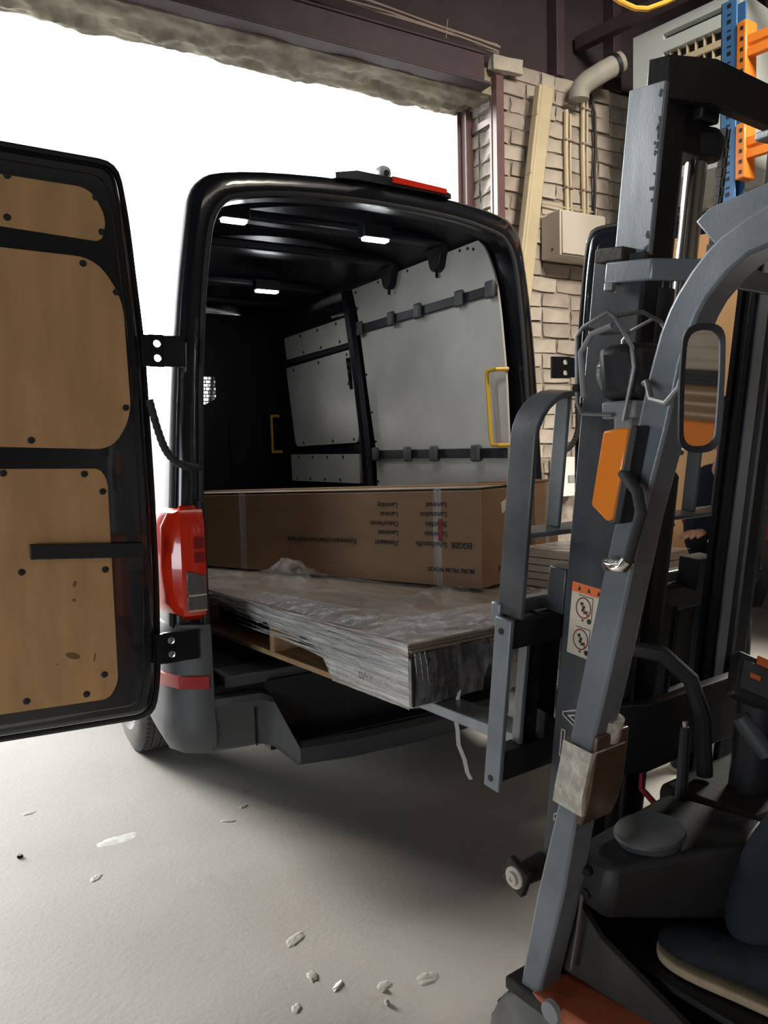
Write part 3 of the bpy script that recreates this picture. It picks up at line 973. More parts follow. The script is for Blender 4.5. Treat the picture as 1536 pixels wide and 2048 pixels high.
for s in (-1, 1):
    path = [(1.0, 3.62, 1, 0), (1.01, 3.35, 1, 0), (1.0, 3.19, .95, -.3), (.965, 3.10, .7, -.7), (.90, 3.055, .3, -.95), (.862, 3.045, 0, -1)]
    prof = [(-.05, .30), (.006, .31), (.028, .36), (.034, .42), (.022, .47), (.018, .80), (.008, .835), (-.05, .835)]
    rings = [[(VC + s * (x + nx * a), y + ny * a, z + (.10 if (i == 0 and z < .45) else (.04 if (i == 1 and z < .4) else 0))) for a, z in prof] for i, (x, y, nx, ny) in enumerate(path)]
    bc = MB().loft(rings, True, True).build('bumper_corner', 'gplastic', van, smooth=45)
    rf = [(1.0, 3.50, 1, 0), (1.01, 3.30, 1, 0), (1.0, 3.19, .95, -.3), (.965, 3.10, .7, -.7), (.905, 3.057, .3, -.95), (.88, 3.05, 0, -1)]
    MB().loft([[(VC + s * (x + nx * a), y + ny * a, z) for a, z in ((.015, .575), (.027, .58), (.027, .63), (.015, .635))] for x, y, nx, ny in rf], True, True).build('reflector', 'redd', bc, smooth=30)
    # tail lamp
    lp = [(1.0, 3.34, 1, 0), (1.005, 3.22, 1, 0), (.993, 3.14, .9, -.4), (.972, 3.085, .7, -.7), (.955, 3.07, .3, -.95), (.905, 3.06, 0, -1), (.872, 3.062, 0, -1)]
    pr = [(-.03, .86), (.012, .885), (.034, .93), (.038, 1.05), (.034, 1.23), (.014, 1.285), (-.03, 1.30)]
    tl = MB().loft([[(VC + s * (x + nx * a), y + ny * a, z + (.02 if x < .96 else 0) * (-1 if z > 1.2 else 1) * -.5) for a, z in pr] for x, y, nx, ny in lp], True, True).build('tail_lamp', 'red', van, smooth=25)
    for q0, q1 in ((.905, .957), (.966, 1.035)):
        t_ = .022 if q1 > 1 else 0
        MB().hexa([(VC + s * .952, 3.0165, q0), (VC + s * .876, 3.0155, q0), (VC + s * .876, 3.03, q0), (VC + s * .952, 3.03, q0),
                   (VC + s * .952, 3.0165, q1 + t_), (VC + s * .876, 3.0155, q1), (VC + s * .876, 3.03, q1), (VC + s * .952, 3.03, q1 + t_)]).build('clear_window', 'smoke', tl, bevel=.002)
    MB().box((VC + s * .915 - .033, 3.0145, .897), (VC + s * .915 + .037, 3.02, .903)).build('window_frame', 'box', tl)
    MB().box((VC + s * .915 - .033, 3.0145, .958), (VC + s * .915 + .037, 3.02, .965)).build('window_frame', 'box', tl)
    for q0, q1 in ((1.09, 1.13), (1.145, 1.19)):
        MB().box((VC + s * .90 - .018, 3.0155, q0), (VC + s * .90 + .018, 3.0175, q1)).build('lamp_reflector', 'lensin', tl)
    # filler between lamp / bumper corner and the door opening
    MB().box((VC + s * .868 - .012, 3.052, .60), (VC + s * .868 + .012, 3.12, 1.33)).build('pillar_trim', 'bplastic', van, bevel=.006)
stp = [(-.875, 3.03), (-.66, 3.015), (-.615, 2.995), (-.545, 2.915), (-.3, 2.90), (0, 2.895), (.3, 2.90), (.545, 2.915), (.615, 2.995), (.66, 3.015), (.875, 3.03)]
bot = [.305, .30, .285, .215, .20, .198, .20, .215, .285, .30, .305]
top = [.52, .515, .50, .315, .305, .303, .305, .315, .50, .515, .52]
rings = []
for (x, y), b, t in zip(stp, bot, top):
    rings.append([(VC + x, y + .03, b), (VC + x, y, b + .02), (VC + x, y - .004, (b + t) / 2), (VC + x, y, t - .02), (VC + x, y + .03, t), (VC + x, 3.12, t), (VC + x, 3.12, b)])
bs = MB().loft(rings, True, True).build('bumper_step', 'gplastic', van, smooth=30)
MB().box((VC - .70, 3.008, .31), (VC - .694, 3.016, .47)).build('step_seam', 'steel', bs)
MB().box((VC - .52, 2.93, .312), (VC + .52, 3.08, .318)).build('step_tread', 'bplastic', bs)
MB().box((VC - .62, 3.05, .26), (VC + .62, 3.12, .56)).build('rear_valance', 'bplastic', van)
# roof details: high brake light, reversing camera
MB().loft([[(1.60, 3.085, 2.668), (1.60, 3.2, 2.69), (1.60, 3.2, 2.70), (1.60, 3.085, 2.695)], [(1.70, 3.07, 2.672), (1.70, 3.22, 2.70), (1.70, 3.22, 2.722), (1.70, 3.07, 2.712)],
          [(2.12, 3.07, 2.668), (2.12, 3.22, 2.69), (2.12, 3.22, 2.712), (2.12, 3.07, 2.70)], [(2.2, 3.085, 2.66), (2.2, 3.2, 2.68), (2.2, 3.2, 2.69), (2.2, 3.085, 2.685)]]).build('roof_spoiler', 'paint', van, bevel=.004)
MB().loft([[(1.87, 3.06, 2.682), (1.87, 3.1, 2.684), (1.87, 3.1, 2.716), (1.87, 3.06, 2.71)], [(2.16, 3.06, 2.672), (2.16, 3.1, 2.674), (2.16, 3.1, 2.70), (2.16, 3.06, 2.695)]]).build('brake_light', 'red', van, bevel=.003)
rc = MB().lathe((1.843, 3.10, 2.728), (0, -1, -.2), [(-.06, .02), (-.03, .03), (.0, .033), (.022, .028), (.03, .012)], 16).build('reversing_camera', 'ltgrey', van)
MB().lathe((1.843, 3.07, 2.722), (0, -1, -.2), [(-.004, .014), (.003, .012)], 12).build('camera_lens', 'seam', rc)
# led bars on the cargo ceiling
for x0, x1, yy in ((1.164, 1.271, 3.305), (1.857, 1.986, 3.32), (1.842, 1.982, 4.66)):
    hs = MB().box((x0 - .012, yy - .03, 2.505), (x1 + .012, yy + .03, 2.57)).build('lamp_housing', 'bplastic', van, bevel=.006)
    MB().box((x0, yy - .02, 2.493), (x1, yy + .02, 2.505)).build('led_bar', 'led', hs, bevel=.004)

# right cargo wall: plywood, rails, pads, brackets, handles
XR = 2.56


def wall_prism(poly, x0, x1):
    return MB().prism(poly, lambda q: (x0, q[0], q[1]), lambda q: (x1, q[0], q[1]))


rp = wall_prism(rpoly([(4.76, 2.605), (3.34, 2.60), (3.215, 2.36), (3.18, 2.14), (3.145, 1.84), (3.13, 1.5), (3.13, .62), (4.44, .62), (4.475, 1.24), (4.482, 1.505), (4.574, 1.9), (4.67, 2.365)],
                      [.02, .22, .1, .05, .05, .05, .02, .02, .05, .05, .05, .05]), XR, XR + .012).build('side_panel', 'plygrey', van)
for y, z in ((4.70, 2.55), (4.4, 2.56), (4.05, 2.56), (3.52, 2.56), (3.45, 2.555), (3.40, 2.54), (4.64, 2.34), (4.58, 2.0), (4.52, 1.75), (4.48, 1.56), (4.46, 1.3)):
    MB().cyl((XR - .004, y, z), (XR, y, z), .009, 8).build('bolt', 'bplastic', rp)
for zr, ya, yb in ((2.30, 4.62, 3.20), (1.477, 4.46, 3.14)):
    rl = MB().box((XR - .022, yb, zr - .026), (XR - .002, ya, zr + .026)).build('lashing_rail', 'bplastic', van, bevel=.004)
    for y in ((4.60, 4.2, 3.898, 3.491, 3.226) if zr > 2 else (4.431, 4.045, 3.761, 3.367)):
        MB().box((XR - .045, y - .036, zr - .045), (XR - .022, y + .036, zr + .045)).build('rail_stop', 'gplastic', rl, bevel=.014)
for y in (4.22, 3.70):
    tdp = rpoly([(y + .16, 2.63), (y - .14, 2.63), (y - .06, 2.565), (y - .045, 2.50), (y, 2.475), (y + .045, 2.50), (y + .06, 2.565)], .03)
    MB().prism(tdp, lambda q: (XR - .05, q[0], q[1]), lambda q: (XR - .002, q[0], q[1])).build('roof_bracket', 'inner', van, bevel=.008)
    MB().cyl((XR - .03, y, 2.48), (XR - .03, y, 2.45), .009, 8).build('bracket_pin', 'inner', van)
MB().tube([(XR + .01, 3.14, 1.897), (XR - .05, 3.16, 1.897), (XR - .055, 3.225, 1.893), (XR - .055, 3.232, 1.87), (XR - .055, 3.205, 1.55), (XR - .055, 3.195, 1.52), (XR - .05, 3.15, 1.517), (XR + .01, 3.12, 1.517)], .011, 8).build('grab_handle', 'yellow', van)
MB().tube([(XR + .02, 6.13, 1.80), (XR - .05, 6.12, 1.80), (XR - .06, 6.09, 1.505), (XR + .02, 6.08, 1.505)], .014, 8).build('grab_handle', 'yellow', van)
# sliding door seen from inside
sd = MB().box((XR + .02, 4.6, .62), (XR + .04, 6.05, 2.6)).build('sliding_door', 'inner', van)
for poly, rr in (([(5.915, 2.407), (4.767, 2.412), (4.764, 2.237), (5.88, 2.233)], .015), ([(5.897, 2.168), (4.76, 2.19), (4.687, 1.724), (4.725, 1.558), (5.754, 1.545), (5.84, 1.915)], [.03, .05, .06, .04, .05, .05]),
                 ([(5.857, 1.482), (4.715, 1.48), (4.713, 1.28), (5.845, 1.274)], .01)):
    p_ = wall_prism(rpoly(poly, rr), XR + .0, XR + .02).build('door_panel', 'plygrey', sd)
bts = [(5.6, 2.385), (5.3, 2.386), (5.0, 2.388), (5.55, 2.255), (5.25, 2.257), (4.95, 2.259), (5.75, 2.14), (5.3, 2.15), (4.85, 2.16), (5.6, 1.57), (5.1, 1.575), (4.78, 1.58), (5.7, 1.46), (5.45, 1.46), (5.2, 1.46), (4.95, 1.46), (5.75, 1.295), (5.5, 1.296), (5.25, 1.297), (5.0, 1.298)]
for y, z in bts:
    MB().cyl((XR - .004, y, z), (XR, y, z), .011, 8).build('bolt', 'bplastic', sd)
MB().box((XR - .012, 4.66, 2.428), (XR + .02, 5.05, 2.452)).build('door_track', 'chrome', sd, bevel=.004)
MB().box((XR - .02, 4.7, 2.195), (XR + .02, 5.9, 2.226)).build('door_beam', 'bplastic', sd, bevel=.006)
MB().tube([(XR - .01, 4.80, 2.56), (XR - .02, 4.74, 2.40), (XR - .02, 4.64, 1.95), (XR - .02, 4.56, 1.5), (XR - .02, 4.53, 1.15), (XR - .02, 4.5, .62)], .045, 8).build('side_pillar', 'inner', van)
lt = MB().hexa([(XR - .07, 4.69, 1.91), (XR - .066, 4.66, 1.91), (XR - .06, 4.66, 1.91), (XR - .06, 4.69, 1.91), (XR - .07, 4.735, 2.12), (XR - .066, 4.69, 2.12), (XR - .06, 4.69, 2.12), (XR - .06, 4.735, 2.12)]).build('latch_plate', 'chrome', van)
for q in (2.08, 2.03, 1.95):
    MB().box((XR - .074, 4.685, q - .012), (XR - .066, 4.71, q + .012)).build('latch_slot', 'bplastic', lt)

# rear doors ------------------------------------------------------


def hole_plate(mb, P, c, hw, hh, r, t, n=16):
    """rectangular cell with a round hole; P(u, z, d) gives 3D"""
    for d in (0, 1):
        pass
    def sq(a):
        cx, sx = math.cos(a), math.sin(a)
        k = min(hw / abs(cx) if abs(cx) > 1e-6 else 1e9, hh / abs(sx) if abs(sx) > 1e-6 else 1e9)
        return (c[0] + cx * k, c[1] + sx * k)
    angs = [2 * math.pi * k / n + math.pi / n for k in range(n)]
    base = math.atan2(hh, hw)
    angs = sorted(set([round(a, 6) for a in angs] + [base, math.pi - base, math.pi + base, 2 * math.pi - base]))
    o = [sq(a) for a in angs]
    i = [(c[0] + r * math.cos(a), c[1] + r * math.sin(a)) for a in angs]
    mb.loft([[P(u, z, 0) for u, z in i], [P(u, z, 0) for u, z in o], [P(u, z, t) for u, z in o], [P(u, z, t) for u, z in i], [P(u, z, 0) for u, z in i]], True, False)


def rear_door(P, label, shear):
    """P(s, z, d): s from the hinge line outwards, d towards the viewer of the inner face"""
    def Q(s, z, d):
        return P(s, z + shear * (s - .1), d)
    oc = rpoly([(.065, .478), (.035, .62), (.022, 1.0), (.022, 1.38), (.032, 1.944), (.07, 2.42), (.098, 2.605), (.83, 2.60), (.845, 2.2), (.845, .478)], [.09, .1, .1, .1, .1, .1, .07, .07, .1, .06])
    root = MB().prism(oc, lambda q: Q(q[0], q[1], -.10), lambda q: Q(q[0], q[1], -.055)).build('rear_door', 'paint', van, bevel=.012, smooth=40)
    root['label'] = label
    cx, cz = .43, 1.52
    ic = [(cx + (s - cx) * .925, cz + (z - cz) * .968) for s, z in oc]
    MB().prism(ic, lambda q: Q(q[0], q[1], -.056), lambda q: Q(q[0], q[1], -.012)).build('inner_frame', 'paint', root, bevel=.022, smooth=40, seg=3)
    i2 = [(cx + (s - cx) * .82, cz + (z - cz) * .925) for s, z in oc]
    MB().prism(i2, lambda q: Q(q[0], q[1], -.013), lambda q: Q(q[0], q[1], -.003)).build('raised_panel', 'paint', root, bevel=.01, smooth=40)
    ring_ = [(cx + (s - cx) * .965, cz + (z - cz) * .984) for s, z in oc]
    MB().tube([Q(s, z, -.052) for s, z in ring_] + [Q(*ring_[0], -.052)], .010, 6).build('weather_seal', 'rubber', root)
    # stamped beads low on the inner face
    for k, (dz, r0) in enumerate(((.05, .010), (.085, .008))):
        MB().tube([Q(.80, .50 + dz, -.016), (Q(.45, .505 + dz, -.016)), Q(.27, .515 + dz, -.016), Q(.19, .55 + dz, -.016), Q(.145, .62 + dz * 1.5, -.016), Q(.115, .75 + dz * 1.5, -.016), Q(.10, .95, -.02)], r0, 6).build('stamped_bead', 'paint', root)
    panels = ([(.80, 2.30), (.185, 2.285), (.165, 2.37), (.215, 2.47), (.80, 2.465)], [(.80, 1.545), (.185, 1.535), (.112, 1.66), (.122, 2.09), (.21, 2.225), (.80, 2.22)],
              [(.80, .60), (.245, .60), (.21, .66), (.21, 1.42), (.235, 1.465), (.80, 1.465)])
    for pl, rr in zip(panels, ([.03, .03, .06, .06, .03], [.05, .10, .12, .12, .10, .05], [.03, .03, .03, .03, .03, .03])):
        MB().prism(rpoly(pl, rr, 6), lambda q: Q(q[0], q[1], -.004), lambda q: Q(q[0], q[1], .003)).build('door_panel', 'plytan', root, bevel=.0015)
    for s, z in ((.495, 2.325), (.185, 2.32), (.2, 2.44), (.487, 2.465), (.70, 2.46), (.70, 2.32), (.256, 2.2), (.145, 2.11), (.132, 1.69), (.462, 1.565), (.70, 2.19), (.70, 1.57), (.558, 1.45), (.291, 1.445), (.23, 1.38),
                 (.519, 1.10), (.236, 1.09), (.70, 1.09), (.259, .695), (.326, .63), (.529, .635), (.73, .64), (.73, 1.44)):
        MB().lathe(Q(s, z, .002), Vector(Q(s, z, 1)) - Vector(Q(s, z, 0)), [(0, .0125), (.003, .012), (.005, .006)], 12).build('bolt', 'bplastic', root)
    for k, (s, z, a, b, rt) in enumerate(((.345, 1.045, .006, .012, .4), (.35, .985, .007, .006, 0), (.365, .78, .026, .012, .35), (.29, .765, .003, .018, .2), (.42, .755, .003, .004, 0))):
        c_, s_ = math.cos(rt), math.sin(rt)
        MB().prism([(s + a * math.cos(t) * c_ - b * math.sin(t) * s_, z + a * math.cos(t) * s_ + b * math.sin(t) * c_) for t in [6.2832 * j / 16 for j in range(16)]],
                   lambda q: Q(q[0], q[1], .0031), lambda q: Q(q[0], q[1], .0034)).build('smudge', 'smudge', root)
    MB().hexa([Q(.49, 1.145, .01), Q(.095, 1.13, .01), Q(.095, 1.13, .03), Q(.49, 1.145, .03), Q(.49, 1.20, .01), Q(.095, 1.185, .01), Q(.095, 1.185, .03), Q(.49, 1.20, .03)]).build('check_strap', 'bplastic', root, bevel=.004)
    MB().hexa([Q(.20, 1.13, -.003), Q(.095, 1.13, -.003), Q(.095, 1.13, .012), Q(.20, 1.13, .012), Q(.20, 1.185, -.003), Q(.095, 1.185, -.003), Q(.095, 1.185, .012), Q(.20, 1.185, .012)]).build('strap_mount', 'steel', root, bevel=.004)
    return Q


def PL(s, z, d):
    return Vector((.80 - s, 3.04 - d, z))


QL = rear_door(PL, 'left rear door swung fully open with tan plywood panels', .03)
ha = R(58)
HD, HN = Vector((math.cos(ha), -math.sin(ha), 0)), Vector((-math.sin(ha), -math.cos(ha), 0))
H0 = Vector((2.885, 3.06, 0))


def PR(s, z, d):
    return H0 + HD * s + HN * d + Vector((0, 0, z))


QR = rear_door(PR, 'right rear door standing open behind the forklift mast', .02)
# hinges with two round holes
for zc in (1.905, .765):
    mb = MB()
    F = lambda u, z, d: Vector((.76 + u, 3.035 + d, z))
    for c in ((.035, zc - .027), (.035, zc + .027)):
        hole_plate(mb, F, c, .028, .028, .0135, .012)
    mb.box((.815, 3.03, zc - .058), (.90, 3.05, zc + .058)).box((.735, 3.03, zc - .058), (.768, 3.05, zc + .058))
    mb.box((.765, 3.032, zc + .054), (.82, 3.05, zc + .06)).box((.765, 3.032, zc - .06), (.82, 3.05, zc - .054))
    mb.build('hinge', 'steel', van)
    mb = MB()
    e0, e1 = Vector((2.80, 3.075, 0)), Vector(PR(.03, 0, -.03))
    dd = (e1 - e0).normalized()
    nn = Vector((-dd.y, dd.x, 0))
    Lh = (e1 - e0).length
    F2 = lambda u, z, d: e0 + dd * u + nn * d + Vector((0, 0, z))
    for c in ((Lh * .62, zc - .027), (Lh * .62, zc + .027)):
        hole_plate(mb, F2, c, .028, .028, .0135, .012)
    mb.hexa([F2(0, zc - .055, 0), F2(Lh * .62 - .028, zc - .055, 0), F2(Lh * .62 - .028, zc - .055, .014), F2(0, zc - .055, .014), F2(0, zc + .055, 0), F2(Lh * .62 - .028, zc + .055, 0), F2(Lh * .62 - .028, zc + .055, .014), F2(0, zc + .055, .014)])
    mb.hexa([F2(Lh * .62 + .028, zc - .05, 0), F2(Lh + .02, zc - .05, 0), F2(Lh + .02, zc - .05, .014), F2(Lh * .62 + .028, zc - .05, .014), F2(Lh * .62 + .028, zc + .05, 0), F2(Lh + .02, zc + .05, 0), F2(Lh + .02, zc + .05, .014), F2(Lh * .62 + .028, zc + .05, .014)])
    mb.build('hinge', 'steel', van)
# corrugated cable sleeves between doors and body


def sleeve(pts):
    P = [Vector(p) for p in pts]
    fine = []
    n = 40
    for i in range(n + 1):
        t = i / n * (len(P) - 1)
        k = min(int(t), len(P) - 2)
        q = [P[max(k - 1, 0)], P[k], P[k + 1], P[min(k + 2, len(P) - 1)]]
        u = t - k
        fine.append(.5 * ((2 * q[1]) + (q[2] - q[0]) * u + (2 * q[0] - 5 * q[1] + 4 * q[2] - q[3]) * u * u + (3 * q[1] - q[0] - 3 * q[2] + q[3]) * u ** 3))
    MB().tube(fine, [.013 if i % 2 else .0155 for i in range(n + 1)], 10).build('cable_sleeve', 'rubber', van)


sleeve([(.755, 3.03, 1.72), (.775, 3.02, 1.62), (.80, 3.01, 1.535), (.84, 3.01, 1.485), (.89, 3.02, 1.465), (.945, 3.08, 1.46)])
sleeve([(2.80, 3.08, 1.46), (2.84, 3.04, 1.475), (2.89, 3.02, 1.52), (2.915, 3.01, 1.60), (2.92, 3.02, 1.72)])

# ================================================================ THE LOAD ON THE FORKS
la = R(5.2)
LF, LR = Vector((-math.sin(la), math.cos(la), 0)), Vector((math.cos(la), math.sin(la), 0))
LO = Vector((1.288, 2.071, 0))
SHR = -.022


def Lp(p):
    a, b, z = p
    return LO + LF * a + LR * b + Vector((0, 0, z + SHR * a))


LW, LL = 1.36, 2.5
pal = thing('loaded_pallet', 'wooden pallet base under the film wrapped boards on the forks', 'pallet', Lp((1.2, .7, .69)))
for b0 in (0.0, .62, 1.24):
    MB(Lp).box((0.05, b0, .69), (LL, b0 + .12, .712)).build('bottom_board', 'wood', pal, bevel=.002)
    for a0 in (.93, 1.75, 2.38):
        MB(Lp).box((a0, b0, .712), (a0 + .035, b0 + .12, .855)).build('spacer', 'wood', pal, bevel=.002)
    if b0 > 0:
        MB(Lp).box((0.02, b0, .69), (.14, b0 + .12, .76)).build('block', 'wood', pal, bevel=.002)
for k in range(9):
    a0 = .02 + k * .285
    MB(Lp).box((a0, .005, .853), (a0 + .2, LW - .005, .871)).build('deck_board', 'wood', pal, bevel=.002)
blk = MB(Lp).box((0, 0, .692), (.50, .13, .852)).build('corner_block', 'wrapblk', pal, bevel=.006)
text_mesh('print', 'EB', .05, 'ink', blk, Lp((.30, -.0015, .785)), -LF, (0, 0, 1))
text_mesh('print', 'BAV', .05, 'ink', blk, Lp((.30, -.0015, .735)), -LF, (0, 0, 1))

bd = thing('laminate_boards', 'stack of long brown laminate boards lying on the pallet', 'boards', Lp((1.2, .7, .872)))
for k in range(3):
    for q in range(3):
        w = LW / 3
        MB(Lp).box((-.004 + .006 * ((k + q) % 3), q * w + .002, .872 + k * .0095), (LL, (q + 1) * w - .002, .8808 + k * .0095)).build('board', 'board' if k == 2 else 'boardedge', bd, bevel=.0008)
pk = thing('wrapped_pack', 'low pack in dark film on the rear end of the pallet', 'pack', Lp((.2, .7, .765)))


def pack_pt(u, v):
    b = .135 + u * (LW - .14)
    prof = [(.24, .762), (.02, .758), (-.002, .80), (-.002, .85), (.02, .852), (.24, .852)]
    i = min(int(v * 5 + 1e-6), 4)
    t = v * 5 - i
    a = prof[i][0] * (1 - t) + prof[i + 1][0] * t
    z = prof[i][1] * (1 - t) + prof[i + 1][1] * t
    n = noise.fractal(Vector((b * 9, a * 9, z * 14)), 1.0, 2.0, 3)
    return (a + n * .008, b, z + n * .004)


MB(Lp).grid(60, 15, pack_pt).build('wrapping', 'darkwrap', pk, smooth=60)
MB(Lp).box((-.006, .0, .70), (-.001, .30, .868)).build('wrapping_flap', 'darkwrap', pk)

# stretch film: top sheet, strands pulled down the side, rear skirt, loose tail
fm = thing('stretch_film', 'clear crinkled stretch film pulled over the boards and pallet corner', 'film', Lp((1.0, .6, .90)))


def top_pt(u, v):
    a = -.015 + u * 2.3
    b = -.012 + v * (LW + .02)
    n = noise.fractal(Vector((a * 5, b * 11, .3)), 1.0, 2.0, 5)
    n2 = noise.fractal(Vector((a * 13 + 5, b * 17, .8)), 1.0, 2.0, 3)
    z = .9045 + .005 + .005 * n + .0035 * n2
    edge = min(1, min(u, v, 1 - v) * 14)
    ridge = math.exp(-((a - .52 - .25 * (b - .5)) / .06) ** 2) * max(0, 1 - abs(b - .55) / .34)
    z += .055 * ridge
    tent = math.exp(-(((a - 1.55) / .16) ** 2 + ((b - .42) / .10) ** 2))
    z += .09 * tent * (1 + .5 * n2)
    fold = max(0, math.sin((a * 1.1 + b * 2.2) * 5.0)) ** 6 * .010
    return (a, b, .9025 + (z + fold - .9025) * (.25 + .75 * edge))


MB(Lp).grid(150, 90, top_pt).build('film_sheet', 'film', fm, smooth=80)


def fold_pt(u, v):
    a = -.01 + 1.25 * u
    b = -.008 + (.30 - .16 * u) * v
    n = noise.fractal(Vector((a * 16, b * 34, 7.0)), 1.0, 2.2, 4)
    m_ = noise.noise(Vector((a * 4, b * 9, 2.0)))
    e = min(1, min(v, 1 - v) * 6) * min(1, min(u, 1 - u) * 12)
    return (a, b, .909 + e * (.004 + .011 * abs(n) + .010 * max(0, m_)))


MB(Lp).grid(130, 46, fold_pt).build('film_fold', 'filmfold', fm, smooth=80)


def fold2_pt(u, v):
    a = -.012 + .34 * u
    b = .12 + .95 * v
    n = noise.fractal(Vector((a * 22, b * 18, 9.0)), 1.0, 2.2, 4)
    e = min(1, min(v, 1 - v) * 6) * min(1, min(u, 1 - u) * 8)
    return (a, b, .908 + e * (.003 + .010 * abs(n)))


MB(Lp).grid(50, 110, fold2_pt).build('film_fold', 'filmfold', fm, smooth=80)


def side_pt(u, v):
    a = 1.75 * u
    zb = .692 if a < .46 else .692 + .118 * min(1, (a - .46) / .12) + .03 * max(0, (a - .58)) + .008 * math.sin(a * 40)
    z = .903 + (zb - .903) * v
    s = noise.fractal(Vector((a * 2.2, z * 95 + a * 9, 1.7)), 1.0, 2.0, 3)
    bulge = .018 * math.sin(math.pi * v) * (1 if a > .46 else .4)
    return (a - .03 * v * 0, -.006 - abs(s) * .006 - bulge * .35, z + (.0 if v > .02 else 0))


MB(Lp).grid(110, 46, side_pt).build('film_strands', 'filmside', fm, smooth=80)
rnd = random.Random(5)
st = MB(Lp)
for k in range(95):                                              # pulled ridges running along the side
    a0 = rnd.uniform(-.005, .5)
    ln = rnd.uniform(.15, .95)
    z0 = rnd.uniform(.79, .902)
    dz = rnd.uniform(-.035, .012)
    pts = []
    for i in range(5):
        t = i / 4
        pts.append((a0 + ln * t, -.013 - .004 * math.sin(math.pi * t), z0 + dz * (1 - t) + .006 * math.sin(3 * t + k)))
    st.tube(pts, [.0004, .0014, .0019, .0014, .0004], 4)
for k in range(60):                                              # fan of creases over the wrapped corner block
    a0 = rnd.uniform(.0, .48)
    z0 = rnd.uniform(.755, .85)
    st.tube([(a0, -.009, z0), (a0 + rnd.uniform(-.01, .04), -.010, z0 - .03), (a0 + rnd.uniform(.0, .07), -.008, max(.70, z0 - rnd.uniform(.05, .09)))], [.0004, .0014, .0004], 4)
for k in range(3):
    b0 = .01 + k * .02
    st.tube([(-.009, b0, .872), (-.010, b0 + .004 + .002 * k, .83), (-.008, b0 + .008 + .004 * k, .80 - .02 * (k % 3))], [.0014, .0013, .0003], 4)
tag(st.build('film_creases', 'filmside', fm, smooth=60), kind='stuff')


def skirt_pt(u, v):
    b = u * LW
    n = noise.fractal(Vector((b * 10, v * 6, 4.1)), 1.0, 2.0, 4)
    zb = .70 if b < .3 else .748
    return (-.012 - .012 * abs(n) - .012 * math.sin(math.pi * v), b, .872 + (zb - .872) * v + .01 * n)


MB(Lp).grid(90, 24, skirt_pt).build('film_skirt', 'filmthin', fm, smooth=80)
MB().strip([(1.50, 2.10, .735), (1.479, 2.081, .71), (1.463, 2.083, .637), (1.468, 2.077, .587), (1.467, 2.071, .538), (1.482, 2.06, .489), (1.486, 2.051, .447), (1.496, 2.046, .424)], (.9, -.4, .1), .013, .003).build('film_tail', 'white', fm)
rg = MB(Lp).grid(24, 24, lambda u, v: (.25 + .5 * u + .02 * math.sin(8 * v), .98 + .3 * v, .905 + .20 * max(0, v - u * .7) + .01 * noise.noise(Vector((u * 9, v * 3, 2))))).build('film_drape', 'filmside', fm, smooth=80)

# the long carton, lying upside down on the boards
ba = R(20)
BF, BR = Vector((-math.sin(ba), math.cos(ba), 0)), Vector((math.cos(ba), math.sin(ba), 0))
B0 = Vector((2.034, 2.679, 0))


def Bp(p):
    a, b, z = p
    k = max(0, 1 - a / 5.5)
    return B0 + BF * a + BR * b + Vector((0, 0,   .906 - .024 * a + z * (1 - .018 * a)))


BH_, BL_, BW_ = .436, 2.55, .40
cbx = thing('laminate_carton', 'long brown carton printed upside down lying on the film wrapped boards', 'box', Bp((1.2, .2, 0)))
MB(Bp).box((0, 0, 0), (BL_, BW_, BH_ - .012)).build('carton_body', 'card', cbx, bevel=.004)
MB(Bp).box((.01, .006, BH_ - .004), (BL_, BW_ * .52, BH_ - .0005)).build('top_flap', 'cardtop', cbx, bevel=.0008)
MB(Bp).box((-.01, BW_ * .5, BH_ - .002), (BL_ * .9, BW_ + .004, BH_ + .003)).build('top_flap', 'card', cbx, bevel=.0008)
MB(Bp).box((.004, .004, BH_ - .012), (BL_, BW_ - .004, BH_ - .004)).build('dark_gap', 'seam', cbx)
for e0, w in ((.205, .045), (1.52, .05)):
    MB(Bp).box((e0, -.0022, .0), (e0 + w, -.001, BH_ + .001)).build('tape_strip', 'filmthin', cbx)
ts = MB(Bp).box((.20, -.0032, .20), (.222, -.0026, .30)).build('red_tape_print', 'redink', cbx)


def btext(s, e, z, size, bold=.0004):
    text_mesh('print', s, size, 'ink', cbx, Bp((e, -.0024, z)), Bp((e + 1, 0, z)) - Bp((e, 0, z)), (0, 0, -1), bold=bold)


ZR = [.196, .242, .286, .330, .373]
btext('EGGER', .045, ZR[0], .036, .0012)
for z, w1, w2 in zip(ZR, ('Schichtstoffe', 'Laminate', 'Stratifi\u00e9s', 'Laminados', 'Laminati'),
                     ('\u041b\u0430\u043c\u0438\u043d\u0430\u0442', 'Laminaat', 'Dekorlemez', 'Laminat', 'Lamin\u00e1ty')):
    btext(w1, .175, z, .034)
    btext(w2, .45, z, .034)
btext('\u0411\u0443\u043c\u0430\u0436\u043d\u043e-\u0441\u043b\u043e\u0438\u0441\u0442\u044b\u0435 \u043f\u043b\u0430\u0441\u0442\u0438\u043a\u0438', .71, ZR[0], .034)
btext('MORE FROM WOOD', .035, .082, .027, .0006)
text_mesh('print', 'EGGER', .036, 'redink', cbx, Bp((-.0015, .24, .085)), -BR, (0, 0, -1))
MB(Bp).hexa([(-.002, .17, .31), (-.002, .21, .33), (-.001, .21, .33), (-.001, .17, .31), (-.002, .16, .36), (-.002, .205, .375), (-.001, .205, .375), (-.001, .16, .36)]).build('paper_label', 'label', cbx)
c2 = thing('short_carton', 'short brown carton standing right of the long printed carton', 'box', Bp((.2, .6, 0)))
MB(Bp).box((-.02, .44, 0), (.30, .66, .44)).build('carton_body', 'card', c2, bevel=.005)
MB(Bp).box((-.025, .435, .437), (.30, .665, .442)).build('top_flap', 'card', c2)
